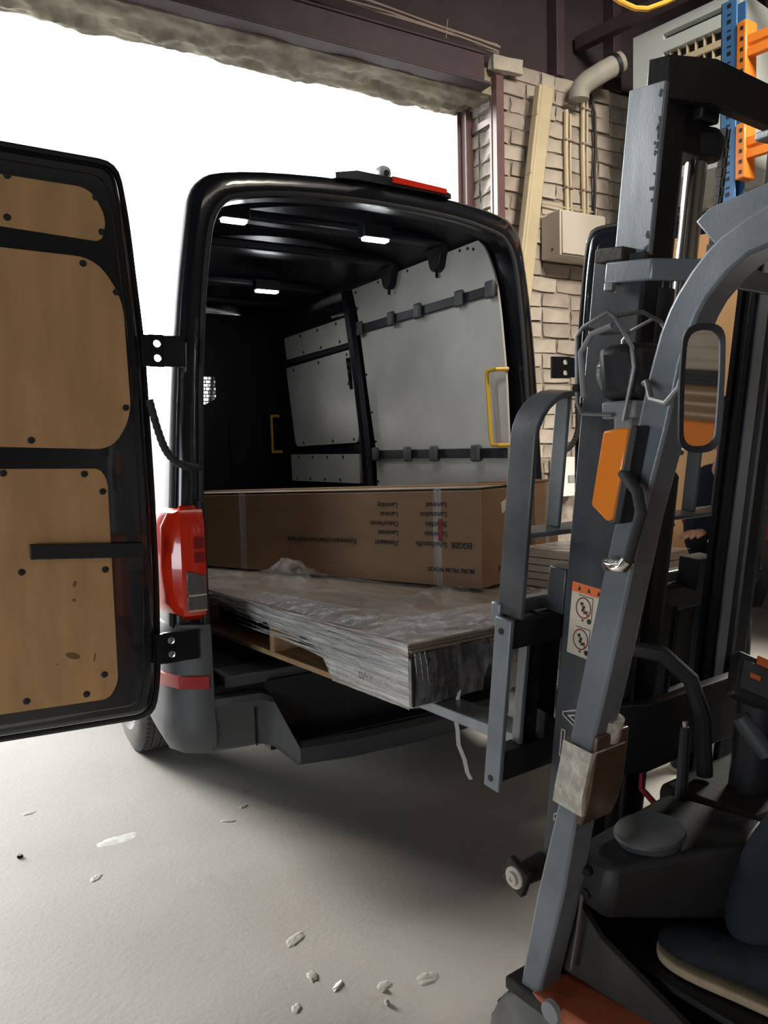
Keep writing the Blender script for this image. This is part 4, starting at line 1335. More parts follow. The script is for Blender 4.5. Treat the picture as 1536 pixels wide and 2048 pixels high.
MB(Bp).box((-.024, .53, 0), (-.0205, .565, .44)).build('tape_strip', 'filmthin', c2)
pls = thing('plank_bundle', 'film covered bundle of brown planks at the right end of the load', 'planks', Lp((.2, 1.2, .91)))
for k in range(5):
    for q in range(2):
        MB(Lp).box((-.06, 1.03 + q * .18, .912 + k * .032), (.55, 1.20 + q * .18, .941 + k * .032)).build('plank', 'board', pls, bevel=.002)
tag(MB(Lp).grid(24, 30, lambda u, v: (-.07 + .62 * u, [1.02, 1.018, 1.03, 1.38, 1.395, 1.395][min(5, int(v * 5))] if False else 1.02 + .375 * v,
                                       1.078 + .006 * noise.noise(Vector((u * 6, v * 22, 1)))))
    .build('film_cover', 'filmside', pls, smooth=80))

# ================================================================ THE FORKLIFT
fa = R(6)
FF, FR = Vector((-math.sin(fa), math.cos(fa), 0)), Vector((math.cos(fa), math.sin(fa), 0))


def Fw(p):
    return FR * p[0] + FF * p[1] + Vector((0, 0, p[2]))


TT = R(6.6)
cT, sT = math.cos(TT), math.sin(TT)


def Mw(p):
    r, d, s = p
    return Fw((r, 1.472 + d * cT - s * sT, s * cT + d * sT))


UPM = Vector(Mw((0, 0, 1))) - Vector(Mw((0, 0, 0)))
FDM = Vector(Mw((0, 1, 0))) - Vector(Mw((0, 0, 0)))
fk = thing('forklift', 'dark worn forklift with raised grey mast holding the load at the van', 'forklift', Fw((1.88, .4, 0)))


def FM(name, m, boxes, bevel=.004, tf=Fw, parent=None):
    mb = MB(tf)
    for a, b in boxes:
        mb.box(a, b)
    return mb.build(name, m, parent or fk, bevel)


# outer and inner mast rails, left and right
RC = 1.885


def mir(r, s):
    return r if s < 0 else 2 * RC - r


for s in (-1, 1):
    def bb(r0, r1, d0, d1, s0, s1):
        a, b = mir(r0, s), mir(r1, s)
        return ((min(a, b), d0, s0), (max(a, b), d1, s1))
    om = FM('outer_mast_rail', 'mastpaint', [bb(1.55, 1.568, -.14, 0, .12, 1.972)], .003, Mw)
    fw_ = 0 if s < 0 else .035
    FM('rail_flange', 'mastdk', [bb(1.5685, 1.625, -.14, -.122, .12, 1.968), bb(1.5685, 1.625 - fw_, -.018, -.001, .12, 1.968)], .002, Mw, om)
    im = FM('inner_mast_rail', 'mast', [bb(1.572, 1.588, -.136, -.04, .28, 2.335)], .003, Mw)
    FM('rail_flange', 'mastdk', [bb(1.5885, 1.66, -.135, -.118, .28, 2.33), bb(1.5885, 1.66 - fw_ * 1.6, -.066, -.048, .28, 2.33)], .002, Mw, im)
    FM('worn_edge', 'edge', [bb(1.660, 1.6625, -.137, -.112, .3, 2.2)], 0, Mw, im)
    FM('worn_edge', 'edge', [bb(1.625, 1.6272, -.143, -.118, .3, 1.95)], 0, Mw, om)
    if s < 0:
        mbd = MB(Mw)
        rr = random.Random(3)
        for k in range(46):
            q = rr.uniform(1.5, 2.32)
            mbd.obox((1.5715, -.131 + abs(rr.gauss(0, .004)), q), (.0012, .004 * rr.uniform(.3, 1.5), .010 * rr.uniform(.3, 1.6)), ((1, 0, 0), (0, 1, rr.uniform(-.4, .4)), (0, rr.uniform(-.3, .3), 1)))
        tag(mbd.build('grease_marks', 'mastdk', im), kind='stuff')
# lift cylinders
for r in (1.645,):
    c_ = MB(Mw).lathe((r, -.115, 0), (0, 0, 1), [(.2, .04), (1.9, .04), (1.9, .03)], 20).build('lift_cylinder', 'fkblack', fk)
    MB(Mw).lathe((r, -.115, 0), (0, 0, 1), [(1.02, .0425), (1.06, .0425)], 20).build('cylinder_band', 'mastdk', c_)
cc = MB(Mw).lathe((1.785, -.09, 0), (0, 0, 1), [(1.2, .026), (2.23, .026)], 24).build('piston_rod', 'chrome', fk)
MB(Mw).lathe((1.785, -.09, 0), (0, 0, 1), [(2.21, .03), (2.215, .052), (2.235, .058), (2.262, .058), (2.28, .045), (2.283, .01)], 24).build('rod_cap', 'mastdk', cc, bevel=.002)
MB(Mw).lathe((1.785, -.09, 0), (0, 0, 1), [(.3, .038), (1.45, .038), (1.46, .03)], 24).build('cylinder_barrel', 'fkblack', fk)
# chain of flat links
ch = MB(Mw)
for k in range(20):
    s0 = 1.86 + k * .0225
    for o in (-.008, 0, .008):
        ch.obox((1.862 + o, -.11 + .002 * (k % 2), s0), (.004, .018 if (k + (o == 0)) % 2 else .013, .021))
tag(ch.build('lift_chain', 'mastdk', fk), kind='stuff')
# mast ties (bowed back cross members)


def tie(pts, z0, z1, t, m, name, parent=fk):
    mb = MB(Mw)
    n = len(pts)
    rings = []
    for i, (r, d) in enumerate(pts):
        p = Vector((r, d))
        a = (Vector(pts[i]) - Vector(pts[i - 1])) if i else (Vector(pts[1]) - p)
        b = (Vector(pts[i + 1]) - p) if i < n - 1 else a
        t_ = (a.normalized() + b.normalized()).normalized()
        nn = Vector((-t_.y, t_.x)) * t / 2
        rings.append([(r - nn.x, d - nn.y, z0), (r + nn.x, d + nn.y, z0), (r + nn.x, d + nn.y, z1), (r - nn.x, d - nn.y, z1)])
    return mb.loft(rings).build(name, m, parent, .004)


to = tie([(1.537, -.055), (1.537, -.175), (1.60, -.245), (2.17, -.245), (2.233, -.175), (2.233, -.055)], 1.905, 1.952, .024, 'guard', 'outer_mast_tie')
MB(Mw).box((1.525, -.10, 1.953), (1.60, -.02, 1.985)).build('tie_block', 'dusty', to, .004)
MB(Mw).lathe((1.530, -.07, 0), (0, 0, 1), [(1.885, .008), (1.889, .014), (1.904, .014)], 10).build('tie_bolt', 'edge', to)
ti = tie([(1.592, -.08), (1.60, -.125), (1.68, -.17), (2.09, -.17), (2.17, -.125), (2.178, -.08)], 2.30, 2.39, .035, 'mastdk', 'inner_mast_tie')
tie([(1.86, -.205), (2.02, -.235), (2.15, -.19)], 2.255, 2.275, .04, 'guard', 'tie_lip', ti)
FM('head_block', 'mastdk', [((1.70, -.15, 2.28), (1.77, -.06, 2.385)), ((1.60, -.125, 2.21), (1.76, -.07, 2.385))], .006, Mw, ti)
tie([(1.57, -.16), (1.66, -.2), (2.11, -.2), (2.2, -.16)], .715, .90, .03, 'fkblack', 'lower_mast_tie')
tie([(1.57, -.02), (2.2, -.02)], .2, .32, .03, 'fkblack', 'mast_foot')

# lettering and warning sticker on the left mast rail
text_mesh('mast_lettering', 'TOYOTA', .128, 'letters', fk, Mw((1.5485, -.115, .345)), UPM, FDM, 0, .0024)
sk = MB(Mw).box((1.5480, -.128, .995), (1.5495, -.022, 1.182)).build('warning_sticker', 'sticker', fk)
MB(Mw).box((1.5474, -.128, 1.158), (1.5479, -.022, 1.182)).build('orange_band', 'orangeink', sk)
for q in (-.045, -.075, -.105):
    MB(Mw).hexa([(1.547, q - .005, 1.164), (1.547, q + .005, 1.164), (1.5473, q + .005, 1.164), (1.5473, q - .005, 1.164), (1.547, q - .001, 1.175), (1.547, q + .001, 1.175), (1.5473, q + .001, 1.175), (1.5473, q - .001, 1.175)]).build('warning_mark', 'ink', sk)
MB(Mw).box((1.5476, -.128, 1.0845), (1.5479, -.022, 1.0860)).build('rule', 'letters', sk)
for q in (1.122, 1.040):
    rgm = MB(Mw)
    ringp = []
    for rad in (.021, .024):
        ringp.append([(1.5474, -.062 + rad * math.cos(2 * math.pi * k / 24), q + rad * 1.15 * math.sin(2 * math.pi * k / 24)) for k in range(24)])
    rgm.loft([ringp[0], ringp[1], [(1.5478, p[1], p[2]) for p in ringp[1]], [(1.5478, p[1], p[2]) for p in ringp[0]], ringp[0]], True, False)
    rgm.hexa([(1.5474, -.046, q + .014), (1.5474, -.043, q + .017), (1.5478, -.043, q + .017), (1.5478, -.046, q + .014), (1.5474, -.080, q - .016), (1.5474, -.077, q - .019), (1.5478, -.077, q - .019), (1.5478, -.080, q - .016)])
    rgm.build('prohibition_ring', 'redink', sk)
    pm = MB(Mw)
    pm.lathe((1.5476, -.057, q + .010), (1, 0, 0), [(0, .0045), (.0004, .0045)], 10)
    pm.obox((1.5476, -.062, q - .002), (.0004, .007, .016), ((1, 0, 0), (0, 1, .35), (0, -.35, 1)))
    pm.obox((1.5476, -.070, q - .010), (.0004, .014, .005), ((1, 0, 0), (0, 1, -.5), (0, .5, 1)))
    pm.box((1.5474, -.090, q - .030), (1.5478, -.0885, q + .032))
    pm.box((1.5474, -.090, q + .030), (1.5478, -.045, q + .0318))
    pm.lathe((1.5476, -.083, q - .030), (1, 0, 0), [(0, .007), (.0004, .007)], 12)
    pm.box((1.5474, -.066, q - .034), (1.5478, -.060, q - .029))
    pm.build('pictogram', 'ink', sk)

# carriage, backrest and forks
CD0, CD1 = .075, .125
car = FM('carriage', 'fkblack', [((1.44, CD0, .985), (2.64, CD1, 1.062)), ((1.44, CD0, .615), (2.64, CD1, .70))], .004, Mw)
FM('fork_bar', 'guard', [((1.445, CD1, 1.045), (2.64, CD1 + .035, 1.098))], .006, Mw, car)
FM('dust_strip', 'dusty', [((1.56, CD0 + .005, 1.0625), (2.60, CD1 - .005, 1.066))], 0, Mw, car)
FM('side_plate', 'guard', [((1.425, CD0 - .012, .595), (1.4395, CD1 - .005, 1.07))], .003, Mw, car)
for s0 in (.625, 1.035):
    MB(Mw).lathe((1.4235, CD0 + .02, s0), (1, 0, 0), [(0, .009), (.002, .009)], 12).build('bolt_hole', 'seam', car)
FM('inner_plate', 'mast', [((1.515, CD0 + .01, .70), (1.53, CD1 - .01, .985))], .003, Mw, car)
FM('inner_plate', 'fkblack', [((1.531, CD0 + .02, .70), (1.59, CD0 + .04, .985))], .003, Mw, car)
FM('inner_plate', 'fkblack', [((2.45, CD0 - .03, .70), (2.465, CD1, .985))], .003, Mw, car)
MB(Mw).prism([(1.60, .70), (1.72, .70), (1.60, .78)], lambda q: (q[0], CD0, q[1]), lambda q: (q[0], CD0 + .03, q[1])).build('gusset', 'fkblack', car)
for r in (1.70, 2.06):
    FM('inner_plate', 'fkblack', [((r, CD0 - .06, .66), (r + .025, CD1, 1.03))], .003, Mw, car)
FM('carriage_lug', 'mastpaint', [((1.60, CD0 - .03, 1.066), (1.655, CD0 + .03, 1.19))], .004, Mw, car)
FM('carriage_lug', 'fkblack', [((2.22, CD0 - .03, 1.05), (2.33, CD0 + .04, 1.15))], .004, Mw, car)
br = [(1.462, 1.07), (1.462, 1.53)] + [(1.462 + .125 - .125 * math.cos(R(a)), 1.53 + .118 * math.sin(R(a))) for a in range(15, 91, 15)] + [(2.0, 1.648), (2.50, 1.648)] + \
     [(2.5 + .125 * math.sin(R(a)), 1.53 + .118 * math.cos(R(a))) for a in range(15, 91, 15)] + [(2.625, 1.07)]
bko = MB(Mw).strip([(r, .10, s) for r, s in br], (0, 1, 0), .085, .014).build('load_backrest', 'barpaint', fk, .003)
FM('cross_bar', 'guard', [((1.47, .06, 1.282), (2.62, .14, 1.295))], .003, Mw, bko)
for r in (1.60, 2.225, 2.39, 1.97):
    FM('upright_bar', 'guard', [((r, .085, 1.295), (r + .012, .13, 1.641))], .003, Mw, bko)
for r in (1.60, 2.27):
    MB(Fw).loft([[(r, 1.50, .648), (r + .1, 1.50, .648), (r + .1, 1.50, .688), (r, 1.50, .688)], [(r, 2.3, .655), (r + .1, 2.3, .655), (r + .1, 2.3, .686), (r, 2.3, .686)],
                 [(r + .02, 2.62, .672), (r + .08, 2.62, .672), (r + .08, 2.62, .684), (r + .02, 2.62, .684)]]).build('fork', 'mast', fk, .003)
    FM('fork_shank', 'fkblack', [((r, CD1 + .001, .655), (r + .1, CD1 + .036, 1.09))], .004, Mw)

# overhead guard: bent flat legs, roof rails and header
front_ = [(1.144, .345), (1.144, .363), (1.095, .583), (1.032, .816), (.986, 1.026), (.924, 1.276), (.899, 1.37), (.852, 1.541), (.835, 1.607), (.822, 1.65), (.807, 1.697), (.791, 1.732), (.776, 1.756), (.75, 1.789), (.722, 1.817), (.698, 1.834), (.658, 1.852), (.60, 1.872), (.5, 1.885), (.2, 1.90), (-.45, 1.90)]
rear_ = [(1.09, .35), (1.082, .397), (1.022, .617), (.98, .834), (.922, 1.042), (.862, 1.284), (.838, 1.385), (.792, 1.539), (.776, 1.603), (.766, 1.645), (.751, 1.69), (.735, 1.723), (.72, 1.745), (.70, 1.764), (.684, 1.778), (.668, 1.787), (.653, 1.796), (.59, 1.808), (.5, 1.818), (.2, 1.83), (-.45, 1.83)]
for s in (-1, 1):
    a, b = mir(1.17, s), mir(1.235, s)
    rings = [[(a, p[0], p[1]), (a, q[0], q[1]), (b, q[0], q[1]), (b, p[0], p[1])] for p, q in zip(front_, rear_)]
    gl = MB(Fw).loft(rings).build('guard_leg', 'guard', fk, .006, smooth=25)
    MB(Fw).tube([(b - s * .02, -.43, 1.86), (b - s * .02, -.55, 1.80), (b - s * .02, -.60, 1.6), (b - s * .02, -.62, .9)], .035, 8).build('guard_leg', 'guard', fk)
    FM('leg_foot', 'dusty', [((min(a, b) - .012, 1.03, .335), (max(a, b) + .012, 1.18, .365))], .006)
MB(Fw).prism([(.79, 1.888), (.765, 1.905), (.55, 1.935), (.45, 1.94), (.45, 1.80), (.72, 1.80)], lambda q: (1.247, q[0], q[1]), lambda q: (1.262, q[0], q[1])).build('guard_gusset', 'guard', fk, .003)
for f0 in (.42, .20, -.02, -.24, -.45):
    FM('roof_bar', 'guard', [((1.25, f0, 1.85), (2 * RC - 1.25, f0 + .03, 1.90))], .004)
FM('front_header', 'fkblack', [((1.262, .50, 1.80), (2 * RC - 1.262, .53, 1.90))], .004)

# headlamp with wire guard, in front of the guard leg
hd = MB(Fw).hexa([(1.30, 1.035, 1.600), (1.42, 1.035, 1.605), (1.42, .935, 1.605), (1.30, .935, 1.600), (1.30, 1.045, 1.712), (1.42, 1.045, 1.715), (1.42, .95, 1.715), (1.30, .95, 1.712)]).build('head_lamp', 'bplastic', fk, .02)
MB(Fw).lathe((1.36, 1.045, 1.66), (0, 1, 0), [(0, .045), (.012, .04)], 20).build('lamp_lens', 'glass', hd)
FM('lamp_bracket', 'ltgrey', [((1.30, .95, 1.565), (1.42, 1.03, 1.60)), ((1.30, .96, 1.53), (1.36, 1.0, 1.57))], .006, parent=hd)
for rr_ in (1.285, 1.435):
    MB(Fw).tube([(rr_, .99, 1.572), (rr_, 1.065, 1.578), (rr_, 1.078, 1.60), (rr_, 1.078, 1.735), (rr_, 1.06, 1.752), (rr_, 1.0, 1.772), (rr_, .985, 1.762), (rr_, .945, 1.70), (rr_, .94, 1.66), (rr_, .965, 1.56)], .0042, 8).build('wire_guard', 'wire', hd)
MB(Fw).tube([(1.285, 1.06, 1.752), (1.36, 1.075, 1.745), (1.435, 1.06, 1.752)], .0042, 8).build('wire_guard', 'wire', hd)
MB(Fw).tube([(1.285, .985, 1.762), (1.36, .975, 1.775), (1.435, .985, 1.762)], .0042, 8).build('wire_guard', 'wire', hd)
MB(Fw).tube([(1.272, 1.05, 1.61), (1.278, 1.062, 1.70), (1.285, 1.04, 1.735), (1.285, .99, 1.745)], .006, 8).build('wire_guard', 'ltgrey', hd)
MB(Fw).lathe((1.278, 1.07, 1.63), (1, 0, 0), [(-.008, .008), (.012, .008)], 10).build('guard_screw', 'mastdk', hd)
# amber turn lamp on the leg
tlm = MB(Fw).prism([(.895, 1.539), (.865, 1.543), (.839, 1.543), (.873, 1.384), (.888, 1.380), (.922, 1.408)], lambda q: (1.135, q[0], q[1]), lambda q: (1.168, q[0], q[1])).build('turn_lamp', 'amber', fk, .004)
MB(Fw).prism([(.838, 1.546), (.822, 1.546), (.858, 1.378), (.886, 1.374), (.872, 1.384)], lambda q: (1.134, q[0], q[1]), lambda q: (1.169, q[0], q[1])).build('lamp_base', 'bplastic', tlm, .003)
# grab handle
MB(Fw).tube([(1.168, .872, 1.468), (1.15, .868, 1.468), (1.135, .845, 1.46), (1.13, .82, 1.435), (1.13, .812, 1.40), (1.13, .838, 1.32), (1.132, .85, 1.305), (1.14, .872, 1.301), (1.15, .892, 1.301), (1.168, .896, 1.301)], [.011, .011, .0105, .010, .010, .010, .010, .0105, .011, .011], 12).build('grab_handle', 'rubber', fk)
MB(Fw).tube([(1.1305, .838, 1.318), (1.132, .85, 1.305), (1.14, .872, 1.301), (1.15, .892, 1.301), (1.168, .896, 1.301)], .0118, 12).build('handle_end', 'chrome', fk)
for f0, z0 in ((.873, 1.468), (.896, 1.301)):
    MB(Fw).lathe((1.169, f0, z0), (-1, 0, 0), [(0, .014), (.012, .013), (.022, .012)], 14).build('handle_end', 'chrome', fk)
# rear view mirror on its bracket: turned towards the driver and the camera
mc = Vector(Fw((1.095, .682, 1.592)))
mn = (Vector((0, 0, 1.47)) - mc)
mn = (mn.normalized() + Vector(FR) * .30).normalized()
mu = (Vector((0, 0, 1)) - mn * mn.z + FR * .02).normalized()
ms = mu.cross(mn)


def mrp(x, y, d):
    return mc + ms * x + mu * y + mn * d


mo = [(x * .97, y) for x, y in rpoly([(-.030, -.092), (.030, -.092), (.033, .02), (.030, .100), (-.030, .100), (-.033, .02)], [.03] * 6, 6)]
mi = [(x * .78, y * .90) for x, y in mo]
mf = MB().loft([[mrp(x * .7, y * .9, -.016) for x, y in mo], [mrp(x, y, -.008) for x, y in mo], [mrp(x, y, .006) for x, y in mo], [mrp(x, y, .004) for x, y in mi], [mrp(x, y, -.002) for x, y in mi]]).build('mirror_frame', 'bplastic', fk, smooth=50)
MB().loft([[mrp(x, y, -.0035) for x, y in mi], [mrp(x, y, -.001) for x, y in mi]]).build('mirror_glass', 'mirror', mf, smooth=0)
MB(Fw).tube([(1.17, .835, 1.618), (1.15, .815, 1.618), (1.125, .79, 1.588), (1.10, .745, 1.578), (1.10, .722, 1.60), (1.10, .712, 1.628)], .0055, 8).build('mirror_arm', 'wire', fk)
# packing tape round the leg; its darker rear face added as a brown piece
tw = MB(Fw)


def tape_ring(z, f0, f1, k):
    return [(1.164 - k, f0 + .002, z + .008), (1.164 - k, f1 - .002, z), (1.258 + k, f1 - .002, z), (1.258 + k, f0 + .002, z + .01)]


tw.loft([tape_ring(.80, 1.040, .972, .001), tape_ring(.84, 1.030, .968, .004), tape_ring(.885, 1.020, .958, .002), tape_ring(.935, 1.010, .944, .003)], True, False)
tp = tw.build('packing_tape', 'tapefilm', fk, .003, solid=.0015)
wp = MB(Fw)
wp.loft([[(1.172, q + .010, z), (1.172, q - .006 - k, z), (1.266 + k, q - .006 - k, z), (1.266 + k, q + .06, z)] for z, q, k in ((.775, .985, .001), (.81, .978, .006), (.86, .968, .008), (.91, .958, .006), (.965, .946, .003))], True, True)
wp.build('tape_back', 'tapeback', tp, .004, smooth=50)
MB(Fw).lathe((1.228, .962, .945), (.0, -.20, 1), [(0, .026), (.045, .029)], 16).build('plastic_sleeve', 'tapefilm', tp)
# dash cowl with dished tray
ck = MB(Fw)
ck.loft([[(1.25, 1.07, .56), (1.25, .985, .55), (1.50, .82, .53), (1.62, .85, .53), (1.62, 1.09, .55)],
         [(1.225, 1.075, .61), (1.225, .96, .61), (1.49, .795, .63), (1.62, .825, .63), (1.62, 1.10, .63)],
         [(1.235, 1.07, .672), (1.24, .955, .682), (1.49, .81, .705), (1.62, .84, .70), (1.62, 1.09, .68)]])
cowl = ck.build('dash_cowl', 'fkblack', fk, .018)
MB(Fw).lathe((1.375, .965, .692), (-.12, .05, 1), [(-.004, .066), (.014, .074), (.019, .071), (.013, .055), (.007, .03), (.005, .004)], 36).build('dished_tray', 'gplastic', cowl)
for f0, z0 in ((1.018, .652), (1.020, .605)):
    MB(Fw).lathe((1.221, f0 - .01, z0), (1, 0, 0), [(0, .010), (.01, .010)], 12).build('cowl_hole', 'seam', cowl)
FM('front_panel', 'fkblack', [((1.25, 1.10, .30), (2.52, 1.14, .60))], .008)
FM('cowl_bridge', 'dusty', [((1.62, .86, .60), (2.5, 1.12, .69))], .02)
FM('side_shroud', 'fkblack', [((1.68, .74, .38), (1.90, 1.0, .60))], .02)
# control levers, hose loop, instrument display, steering column
for r, f0, z1 in ((1.60, 1.03, .86),):
    MB(Fw).tube([(r, f0 + .01, .68), (r, f0, z1 - .02), (r, f0, z1)], [.014, .012, .010], 10).build('control_lever', 'bplastic', fk)
    MB(Fw).lathe((r, f0, z1), (0, 0, 1), [(0, .006), (.012, .006)], 8).build('lever_tip', 'edge', fk)
MB(Fw).tube([(1.60, 1.24, .985), (1.62, 1.19, 1.01), (1.66, 1.13, 1.00), (1.70, 1.08, .94), (1.72, 1.06, .85), (1.73, 1.06, .70)], .02, 10).build('hydraulic_hose', 'rubber', fk)
MB(Fw).tube([(1.63, 1.26, .68), (1.68, 1.2, .80), (1.70, 1.22, .62), (1.72, 1.16, .56)], .008, 8).build('red_hose', 'redcloth', fk)
dc, dn = Vector(Fw((1.735, .925, .955))), Vector((0, 0, 0))
dvu = (FR * .72 - FF * .55 + Vector((0, 0, -.42))).normalized()
dvn = (-FR * .62 - FF * .45 + Vector((0, 0, .62))).normalized()
dvv = dvn.cross(dvu).normalized()
dvn = dvu.cross(dvv)
dp_ = MB().obox(dc, (.15, .11, .035), (dvu, dvv, dvn)).build('instrument_display', 'bplastic', fk, .008)
MB().obox(dc + dvn * .019, (.12, .07, .003), (dvu, dvv, dvn)).build('display_face', 'panelgrey', dp_, .001)
MB().obox(dc + dvn * .021 + dvu * .025 - dvv * .012, (.030, .015, .003), (dvu, dvv, dvn)).build('green_key', 'green', dp_, .003)
MB().obox(dc + dvn * .021 - dvu * .028 + dvv * .004, (.026, .012, .003), (dvu, dvv, dvn)).build('orange_key', 'orangeink', dp_, .003)
MB().obox(dc + dvn * .022 + dvv * .046 + dvu * .02, (.10, .02, .006), (dvu, dvv, dvn)).build('orange_stripe', 'orangeink', dp_, .001)
MB(Fw).tube([(1.78, .98, .60), (1.76, .95, .78), (1.75, .93, .93)], .05, 14).build('steering_column', 'bplastic', fk)
sg = MB(Fw).tube([(1.70, .955, .885), (1.715, .935, .85), (1.725, .90, .80)], [.020, .026, .020], 12).build('lever_grip', 'gplastic', fk)
wc = Vector((1.93, .76, 1.02))
wn = Vector((0, -.55, .83)).normalized()
wu = Vector((1, 0, 0))
wv = wn.cross(wu)
stw = MB(Fw).tube([wc + (wu * math.cos(2 * math.pi * k / 28) + wv * math.sin(2 * math.pi * k / 28)) * .15 for k in range(29)], .014, 8, False).build('steering_wheel', 'bplastic', fk)
MB(Fw).tube([wc - wu * .15, wc + wn * -.02, wc + wu * .15], .011, 8).build('wheel_spoke', 'bplastic', stw)
MB(Fw).tube([Vector((1.80, .95, .80)), wc - wn * .03, wc], .03, 10).build('wheel_hub', 'bplastic', stw)
# body: floor plate, fender, hood, seat, counterweight, wheels
FM('floor_plate', 'fkblack', [((1.30, .35, .44), (2.48, 1.08, .456))], .004)
MB(Fw).prism([(1.105, .372), (1.0, .388), (.80, .40), (.35, .40), (.35, .12), (.84, .12), (.88, .28), (.95, .345), (1.03, .362)], lambda q: (1.148, q[0], q[1]), lambda q: (1.30, q[0], q[1])).build('fender', 'forkor', fk, .012)
MB(Fw).prism([(1.105, .372), (1.0, .388), (.80, .40), (.35, .40), (.35, .12), (.84, .12), (.88, .28), (.95, .345), (1.03, .362)], lambda q: (2 * RC - 1.185, q[0], q[1]), lambda q: (2 * RC - 1.30, q[0], q[1])).build('fender', 'forkor', fk, .012)
MB(Fw).lathe((1.152, 1.035, .372), (-1, 0, 0), [(0, .024), (.012, .022), (.014, .01)], 14).build('fender_bolt', 'ltgrey', fk)
MB(Fw).hexa([(1.245, 1.09, .39), (1.255, .70, .39), (1.275, .70, .39), (1.265, 1.09, .39), (1.245, 1.09, .60), (1.255, 1.0, .50), (1.275, 1.0, .50), (1.265, 1.09, .60)]).build('side_plate', 'dusty', fk, .004)
MB(Fw).tube([(1.225, 1.02, .60), (1.225, 1.035, .50), (1.225, 1.05, .42)], .004, 6).build('gas_strut', 'edge', fk)
FM('hood', 'forkor', [((1.28, -.62, .10), (2.49, .36, .74))], .05)
FM('counterweight', 'forkor', [((1.24, -1.05, .14), (2.53, -.62, .86))], .06)
st_ = FM('seat', 'seat', [((1.66, -.14, .74), (2.10, .34, .84))], .04)
MB(Fw).hexa([(1.66, -.20, .84), (2.10, -.20, .84), (2.10, -.10, .84), (1.66, -.10, .84), (1.70, -.34, 1.30), (2.06, -.34, 1.30), (2.06, -.26, 1.30), (1.70, -.26, 1.30)]).build('seat_back', 'seat', st_, .03)
FM('chassis', 'fkblack', [((1.40, .30, .12), (2.37, 1.32, .33))], .01)
for r0, s in ((1.155, 1), (2 * RC - 1.155, -1)):
    w = MB(Fw).lathe((r0, 1.07, .183), (s, 0, 0), [(.02, .07), (.0, .09), (.0, .145), (.012, .170), (.03, .178), (.085, .181), (.135, .178), (.155, .170), (.17, .145), (.17, .07)], 48).build('front_tyre', 'paletyre', fk)
    tn = MB(Fw)
    for k in range(22):
        a = 2 * math.pi * k / 22
        d = Vector((0, math.cos(a), math.sin(a)))
        tn.obox(Vector((r0 + s * .05, 1.07, .183)) + d * .1755, (.055, .010, .010), (Vector((1, 0, .25 * math.cos(a))), d.cross(Vector((1, 0, 0))), d))
        tn.obox(Vector((r0 + s * .125, 1.07, .183)) + Vector((0, math.cos(a + .14), math.sin(a + .14))) * .1755, (.055, .010, .010), ((1, 0, 0), d.cross(Vector((1, 0, 0))), d))
    tag(tn.build('tread_grooves', 'rubber', w), kind='stuff')
    MB(Fw).lathe((r0, 1.07, .183), (s, 0, 0), [(.012, .02), (.004, .05), (.02, .10), (.1, .10)], 20).build('wheel_hub', 'forkor', w)
for r0 in (1.62, 1.98):
    MB(Fw).lathe((r0, -.72, .21), (1, 0, 0), [(0, .08), (0, .17), (.02, .21), (.15, .21), (.17, .17), (.17, .08)], 40).build('rear_tyre', 'tyre', fk)
# tilt pivot: square plate with washer and nut at the foot of the mast
tpv = MB(Fw)
pc = Vector((1.455, 1.428, .377))
tpl = MB(Fw).obox(pc, (.022, .075, .075), ((1, 0, 0), (0, .93, .37), (0, -.37, .93))).build('tilt_pivot', 'dusty', fk, .004)
MB(Fw).lathe(pc, (-1, 0, 0), [(.010, .030), (.016, .029), (.017, .019), (.026, .018), (.027, .006), (.022, .005)], 18).build('pivot_nut', 'letters', tpl)
MB(Fw).lathe(pc, (1, 0, 0), [(.01, .03), (.10, .034)], 18).build('pivot_sleeve', 'dusty', tpl)

# ================================================================ PEOPLE


def skin_mesh(name, joints, edges, m, parent, root=0, levels=2):
    """one continuous surface grown over connected joints: joints = [(pos, (rx, ry))]"""
    bm = bmesh.new()
    lay = bm.verts.layers.skin.verify()
    vs = []
    for i, (p, r) in enumerate(joints):
        v = bm.verts.new(tuple(p))
        v[lay].radius = r if isinstance(r, tuple) else (r, r)
        v[lay].use_root = (i == root)
        vs.append(v)
    for i, j in edges:
        bm.edges.new((vs[i], vs[j]))
    me = bpy.data.meshes.new(name)
    bm.to_mesh(me)
    bm.free()
    o = bpy.data.objects.new(name, me)
    C.objects.link(o)
    sk_ = o.modifiers.new('skin', 'SKIN')
    sk_.use_smooth_shade = True
    ss = o.modifiers.new('sub', 'SUBSURF')
    ss.levels = ss.render_levels = levels
    me.materials.append(M[m])
    adopt(o, parent)
    return o


